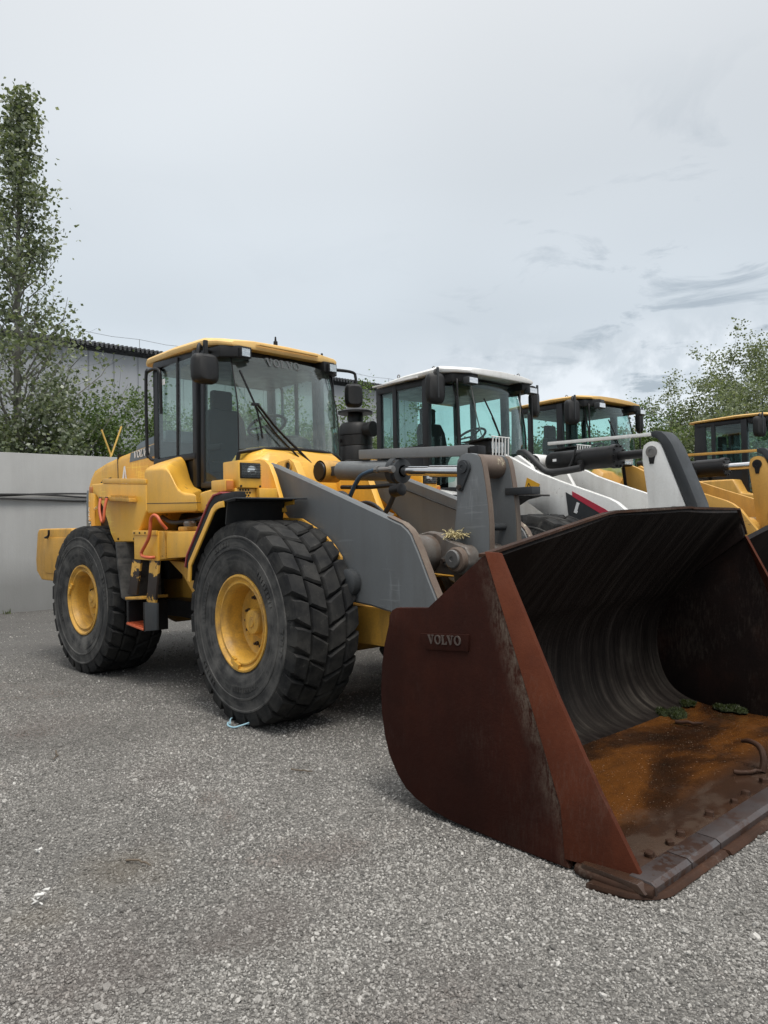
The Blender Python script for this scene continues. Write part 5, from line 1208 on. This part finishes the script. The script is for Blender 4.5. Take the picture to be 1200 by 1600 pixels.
# tall air cleaner standing on the white loader's bonnet
ac = G().lathe([(0, 0), (.235, 0), (.235, .19), (.228, .20), (.236, .21), (.236, .34), (.228, .35), (.24, .36), (.24, .47), (.20, .53), (.11, .545), (.11, .66), (.10, .68), (.25, .67), (.25, .70), (.10, .755), (0, .76)], (-3.02, -.66, 2.46), (0, 0, 1), 36).obj('air_cleaner', blk_pl, L2, ang=35)
G().lathe([(.09, 0), (.09, .09), (.11, .10), (.11, .14), (0, .14)], (-2.80, -.66, 2.88), (1, .2, 0), 20).obj('air_duct', blk_pl, ac)
g = G()
for y in (-.98, -.86): g.box(-3.12, -3.06, y-.02, y+.02, 2.30, 2.86)
g.box(-3.12, -3.06, -.98, -.80, 2.72, 2.76); g.obj('cleaner_bracket', blk, ac, .004)
G().prism([(-2.62, 2.43), (-2.62, 2.53), (-2.40, 2.53), (-2.40, 2.43)], -.74, -.60).obj('hood_latch_block', yel, L2, .01)

# ------------------------------------------------------------------ trees and bushes
def leaf_mesh(name, pts, size, seed, mat, parent, droop=.3, up_bias=0.):
    """one mesh of bent leaf pairs: pts (n,3)"""
    rnd = np.random.RandomState(seed); n = len(pts); s = size*rnd.uniform(.6, 1.25, n)
    d = rnd.randn(n, 3); d[:, 2] = d[:, 2]*.7-droop; d /= np.linalg.norm(d, axis=1)[:, None]
    q = rnd.randn(n, 3); w = np.cross(d, q); w /= np.linalg.norm(w, axis=1)[:, None]; nn_ = np.cross(d, w)
    a = pts; b = pts+d*(s*.5)[:, None]+w*(s*.40)[:, None]+nn_*(s*.08)[:, None]; c = pts+d*s[:, None]; e = pts+d*(s*.45)[:, None]-w*(s*.40)[:, None]+nn_*(s*.08)[:, None]
    V = np.stack([a, b, c, e], 1).reshape(-1, 3).astype(np.float32)
    me = bpy.data.meshes.new(name); me.vertices.add(4*n); me.vertices.foreach_set('co', V.ravel())
    base = np.arange(n)*4; idx = np.stack([base, base+1, base+2, base, base+2, base+3], 1).ravel().astype(np.int32)
    me.loops.add(6*n); me.loops.foreach_set('vertex_index', idx); me.polygons.add(2*n)
    me.polygons.foreach_set('loop_start', np.arange(0, 6*n, 3, dtype=np.int32)); me.update(calc_edges=True); me.validate()
    me.materials.append(mat); return link(name, me, parent)

def tree(name, loc, h, prof, nb, twig, leaves, lsize, seed, lmat, label, cat, ang=(.35, .75), h0=.12, trunk_r=.11, clump=.16, group=None, stems=1, lean=.0, outer=.35):
    rnd = np.random.RandomState(seed); root = empty(name, loc); tag(root, label, cat, group)
    g = G(); tips = []
    for st_ in range(stems):
        sa = rnd.uniform(0, 2*pi); sl = (lean if stems == 1 else .10+.18*rnd.rand())
        P0 = Vector((0, 0, -.1)) if stems == 1 else Vector((cos(sa)*.15, sin(sa)*.15, -.1))
        hh = h*(1 if st_ == 0 else rnd.uniform(.65, .97)); tp = []
        for i in range(9):
            t = i/8; tp.append(P0+Vector((cos(sa)*sl*h*.5*t**1.3+.06*h*.1*sin(3*t+seed), sin(sa)*sl*h*.5*t**1.3+.05*h*.1*sin(4*t+seed*2), hh*t)))
        cv = bez(tp, 3); g.tube(cv, trunk_r/(1 if stems == 1 else 1.6), 7, .012)
        for b in range(nb//stems):
            t = h0+(1-h0)*((b+rnd.rand())/(nb//stems)); p = cv[min(int(t*(len(cv)-1)), len(cv)-2)]; az = b*2.4+rnd.uniform(-.5, .5); R = prof(t)*rnd.uniform(.6, 1.12)
            el = rnd.uniform(*ang); L = R/max(.66, cos(el)); d = Vector((cos(az)*cos(el), sin(az)*cos(el), sin(el)))
            q = [p]
            for k in range(1, 6): q.append(p+d*(L*k/5)+Vector((rnd.randn()*.035*L, rnd.randn()*.035*L, .03*L*k*k/25*5+rnd.randn()*.025*L)))
            g.tube(q, max(.006, trunk_r*.33*(1-t*.75)), 5, .004)
            for k in range(twig):
                s = rnd.uniform(outer, 1.0)**.8; i = min(int(s*5), 4); c = q[i].lerp(q[i+1], s*5-i); dd = Vector(rnd.randn(3)); dd.z = abs(dd.z)*.6+.15; dd = dd.normalized()*L*rnd.uniform(.12, .34)
                g.tube([c, c+dd*.5, c+dd], .005, 3, .002); tips += [c.lerp(c+dd, v) for v in (.35, .7, 1.)]
    g.obj('trunk', barkm, root, ang=60)
    T = np.array([tuple(v) for v in tips]); wgt = rnd.gamma(1.2, 1, len(T)); wgt /= wgt.sum()
    pick = T[rnd.choice(len(T), leaves, p=wgt)]+rnd.randn(leaves, 3)*clump*np.array([1, 1, .85])
    pick = pick[(pick[:, 2] > .1) & ((pick[:, 0]+loc[0] < WX-.45) | (loc[0] > WX))]
    leaf_mesh('crown', pick, lsize, seed+1, lmat, root); return root

popl = lambda t: 2.65*(1-abs(t-.30)*1.0)*(.25+.9*(1-t)) if t > .15 else 1.6
tree('poplar_tree', (-13.5, 1.0, 0), 12.1, popl, 105, 8, 11500, .108, 11, lf_pop, 'tall slender poplar with pale trunk behind the wall at left', 'tree', (.5, 1.05), .10, .14, .17)
tree('poplar_tree', (-14.3, -1.9, 0), 10.5, popl, 60, 5, 6000, .125, 14, lf_pop, 'shorter poplar at the left edge behind the wall', 'tree', (.5, 1.05), .10, .12, .18)
bushp = lambda t: 2.0*(1-.45*t)
tree('bush', (-12.9, .9, 0), 4.3, bushp, 60, 7, 22000, .105, 21, lf_pop, 'silvery green bush below the tall poplar', 'bush', (.2, .9), .15, .05, .20, stems=4)
tree('bush', (-12.9, -1.4, 0), 4.6, bushp, 50, 7, 14000, .105, 23, lf_pop, 'dark silvery bush at the left edge above the wall', 'bush', (.2, .9), .15, .05, .20, stems=4)
tree('bush', (-13.6, 3.6, 0), 4.3, bushp, 60, 7, 24000, .075, 25, lf_bush, 'bright green bush between the poplar and the front cab', 'bush', (.25, 1.0), .12, .05, .17, stems=5)
tree('bush', (-14.6, 5.6, 0), 4.7, bushp, 60, 7, 20000, .08, 27, lf_bush, 'green bush rising just left of the front cab', 'bush', (.25, 1.0), .12, .05, .17, stems=5)
for i, (x, y, h, lb) in enumerate([(-15.5, 8.6, 5.0, 'green bush seen through the front cab windows'), (-16., 12.1, 5.0, 'green bush in the gap right of the front cab'), (-16.5, 15.2, 5.4, 'green bush behind the black air cleaner')]):
    tree('bush', (x, y, 0), h, lambda t: 2.4*(1-.45*t), 60, 7, 18000, .095, 31+i*3, lf_bush, lb, 'bush', (.25, 1.), .12, .05, .19, stems=5)
# trees beyond the row of loaders
wil = lambda t: 3.6*(.45+1.1*t*(1.25-t))
for i, (x, y, h, r, lb, m, nlf) in enumerate([
    (-15.0, 45.5, 13.0, .95, 'tallest loose-crowned tree at the right edge', lf_will, 17000),
    (-19.3, 45.0, 11.6, .75, 'upright tree left of the tallest one at right', lf_will, 13000),
    (-13.0, 41.0, 9.6, .8, 'lower tree in front of the tallest tree at the right edge', lf_will, 14000),
    (-18.5, 39.0, 7.0, .8, 'round tree beyond the third loader cab', lf_bush, 15000),
    (-22.5, 39.0, 6.6, .8, 'green tree seen through the third loader windshield', lf_bush, 14000),
    (-23.5, 33.5, 5.8, .8, 'green tree showing between the white and amber cabs', lf_bush, 14000),
    (-21.8, 26.5, 5.2, .7, 'green tree seen through the white cab windows', lf_bush, 13000),
    (-12.0, 36.5, 6.6, .75, 'bushy tree behind the farthest loader cab', lf_will, 14000),
    (-8.0, 40.0, 9.0, .8, 'tree just beyond the right edge behind the farthest loader', lf_will, 9000)]):
    tree('tree', (x, y, 0), h*.80, (lambda t, r=r: wil(t)*r), 60, 7, nlf, .17, 51+i*7, m, lb, 'tree', (.55, 1.15), .18, .17, .26, 'trees beyond the loaders', stems=3)

# yellow forked rod standing up behind the wall
yr = G().tube([(-10.62, 1.98, 2.9), (-10.62, 1.97, 3.18), (-10.62, 1.78, 3.70)], .020, 8).tube([(-10.62, 1.985, 3.15), (-10.62, 2.22, 3.80)], .020, 8)
tag(yr.obj('forked_rod', yrod), 'thin yellow V-shaped rod sticking up above the wall', 'rod')

# ------------------------------------------------------------------ gravel stones in front of the camera
def gravel():
    src = []
    cl = bpy.data.collections.new('gravel_stones')
    for k in range(7):
        rnd = np.random.RandomState(k); bm = bmesh.new(); bmesh.ops.create_icosphere(bm, subdivisions=1, radius=1)
        s = rnd.uniform(.6, 1.15, 3); s[2] *= .75
        for v in bm.verts: v.co = Vector((v.co.x*s[0], v.co.y*s[1], v.co.z*s[2]))*(1+rnd.uniform(-.22, .22))
        me = bpy.data.meshes.new('stone'); bm.to_mesh(me); bm.free(); me.materials.append(pebm)
        o = bpy.data.objects.new('stone', me); cl.objects.link(o)
    rnd = np.random.RandomState(4); P, SC = [], []
    c2 = np.array([CAM.x, CAM.y]); f2 = np.array([fw.x, fw.y]); f2 /= np.linalg.norm(f2); r2 = np.array([rt.x, rt.y]); r2 /= np.linalg.norm(r2)
    # world positions in a wedge of the yard in front of the viewer; density falls with distance
    def add(d0, d1, dens, smin, smax):
        hw0, hw1 = d0*.62+.5, d1*.62+.5; A = (hw0+hw1)*(d1-d0); n = int(A*dens)
        d = d0+(d1-d0)*rnd.rand(n); l = rnd.uniform(-1, 1, n)*(d*.62+.5)
        q = c2+f2*d[:, None]+r2*l[:, None]; P.append(q); SC.append(smin+(smax-smin)*rnd.rand(n)**3.0)
    add(1.9, 3.2, 15000, .0028, .0085); add(3.2, 4.6, 10500, .0032, .0090); add(4.6, 6.5, 5600, .004, .0100); add(6.5, 9.5, 1700, .005, .012); add(9.5, 16, 350, .007, .015); add(1.9, 5.5, 55, .010, .019)
    P = np.concatenate(P); SC = np.concatenate(SC)
    nz = np.sin(P[:, 0]*2.3+1.2*np.sin(P[:, 1]*1.7))+np.sin(P[:, 1]*3.1+1.5*np.sin(P[:, 0]*1.1)); keep = rnd.rand(len(P)) < np.clip(.80+.22*nz, .35, 1.)*np.clip(1-(P[:, 1]-.25*P[:, 0]+2.6)*.30, .22, 1)
    # nothing under the bucket
    inb = (P[:, 0] > 2.0) & (P[:, 0] < 3.5) & (abs(P[:, 1]) < 1.5); keep &= ~inb
    P, SC = P[keep], SC[keep]; n = len(P)
    me = bpy.data.meshes.new('gravel'); me.vertices.add(n); co = np.zeros((n, 3), np.float32); co[:, :2] = P; co[:, 2] = SC*.32; me.vertices.foreach_set('co', co.ravel())
    at = me.attributes.new('sc', 'FLOAT', 'POINT'); at.data.foreach_set('value', SC.astype(np.float32))
    rot = rnd.uniform(0, 6.28, (n, 3)).astype(np.float32); rot[:, :2] = rnd.normal(0, .5, (n, 2)); ar = me.attributes.new('rot', 'FLOAT_VECTOR', 'POINT'); ar.data.foreach_set('vector', rot.ravel())
    me.update(); o = link('gravel', me)
    ng = bpy.data.node_groups.new('gravel_scatter', 'GeometryNodeTree'); ng.interface.new_socket('Geometry', in_out='INPUT', socket_type='NodeSocketGeometry'); ng.interface.new_socket('Geometry', in_out='OUTPUT', socket_type='NodeSocketGeometry')
    nd = ng.nodes; gi = nd.new('NodeGroupInput'); go = nd.new('NodeGroupOutput'); ip = nd.new('GeometryNodeInstanceOnPoints'); ci = nd.new('GeometryNodeCollectionInfo'); ci.inputs['Collection'].default_value = cl
    ci.inputs['Separate Children'].default_value = True; ci.inputs['Reset Children'].default_value = True; ip.inputs['Pick Instance'].default_value = True
    a1 = nd.new('GeometryNodeInputNamedAttribute'); a1.data_type = 'FLOAT'; a1.inputs['Name'].default_value = 'sc'
    a2_ = nd.new('GeometryNodeInputNamedAttribute'); a2_.data_type = 'FLOAT_VECTOR'; a2_.inputs['Name'].default_value = 'rot'
    lk = ng.links.new; lk(gi.outputs[0], ip.inputs['Points']); lk(ci.outputs[0], ip.inputs['Instance']); lk(a1.outputs[0], ip.inputs['Scale']); lk(a2_.outputs[0], ip.inputs['Rotation']); lk(ip.outputs[0], go.inputs[0])
    md = o.modifiers.new('scatter', 'NODES'); md.node_group = ng
    tag(o, 'loose grey gravel stones scattered over the yard', 'gravel', kind='stuff'); print('stones', n)
gravel()

# ------------------------------------------------------------------ litter
tag(G().tube(bez([(-.10, -1.32, .012), (-.03, -1.36, .010), (.06, -1.36, .012), (.11, -1.31, .03), (.15, -1.26, .05), (.12, -1.24, .03), (.05, -1.27, .015)], 6), .007, 5).tube(bez([(-.02, -1.35, .02), (-.09, -1.30, .04), (-.12, -1.24, .03), (-.10, -1.20, .015)], 6), .005, 5).obj('strap', strapm), 'pale blue strap lying under the front tyre', 'strap')
tag(G().lathe([(.05, 0), (.055, .02), (.055, .05), (.04, .055), (.036, .02), (0, .018)], (-2.983, -.927, 0.05), (.5, -.8, .25), 20).obj('rubber_cap', blk), 'small black rubber cap on the gravel by the rear tyre', 'cap')
def scrap(name, c, r, mat, seed, label, cat, n=7, grp=None):
    rnd = np.random.RandomState(seed); g = G()
    for k in range(n):
        p = Vector(c)+Vector((rnd.randn()*r*.45, rnd.randn()*r*.45, .010+.004*k)); a = rnd.uniform(0, 6.3); L = r*rnd.uniform(.35, .8); w = r*rnd.uniform(.10, .25); d = Vector((cos(a), sin(a), 0)); e = Vector((-sin(a), cos(a), 0)); t = Vector((0, 0, .003))
        q = [p-d*L-e*w, p+d*L-e*w*.6+Vector((0, 0, .012*rnd.rand())), p+d*L*.8+e*w+Vector((0, 0, .012*rnd.rand())), p-d*L*.9+e*w*.8]
        g.poly([*q, *[v+t for v in q]], [(0, 1, 2, 3), (7, 6, 5, 4), (0, 1, 5, 4), (1, 2, 6, 5), (2, 3, 7, 6), (3, 0, 4, 7)])
    return tag(g.obj(name, mat), label, cat, grp)
scrap('paper_scrap', (1.812, -3.296, 0), .032, paperm, 1, 'largest torn white paper scrap on the gravel at lower left', 'paper', 9)
scrap('paper_scrap', (1.309, -3.155, 0), .022, paperm, 2, 'smaller pale scrap farther back at lower left', 'paper', 4)
stick('dry_stick', (1.70, -2.88, .012), (1.83, -2.83, .014), .006, stickm, 'thin dry stick on the gravel left of centre', 'stick')
stick('dry_stick', (-.30, -2.55, .012), (-.12, -2.62, .014), .006, stickm, 'thin stick on the gravel left of the front tyre', 'stick')
stick('dry_stick', (1.20, -1.62, .012), (1.32, -1.55, .014), .006, stickm, 'dark twig on the gravel between the front tyre and the bucket', 'stick')
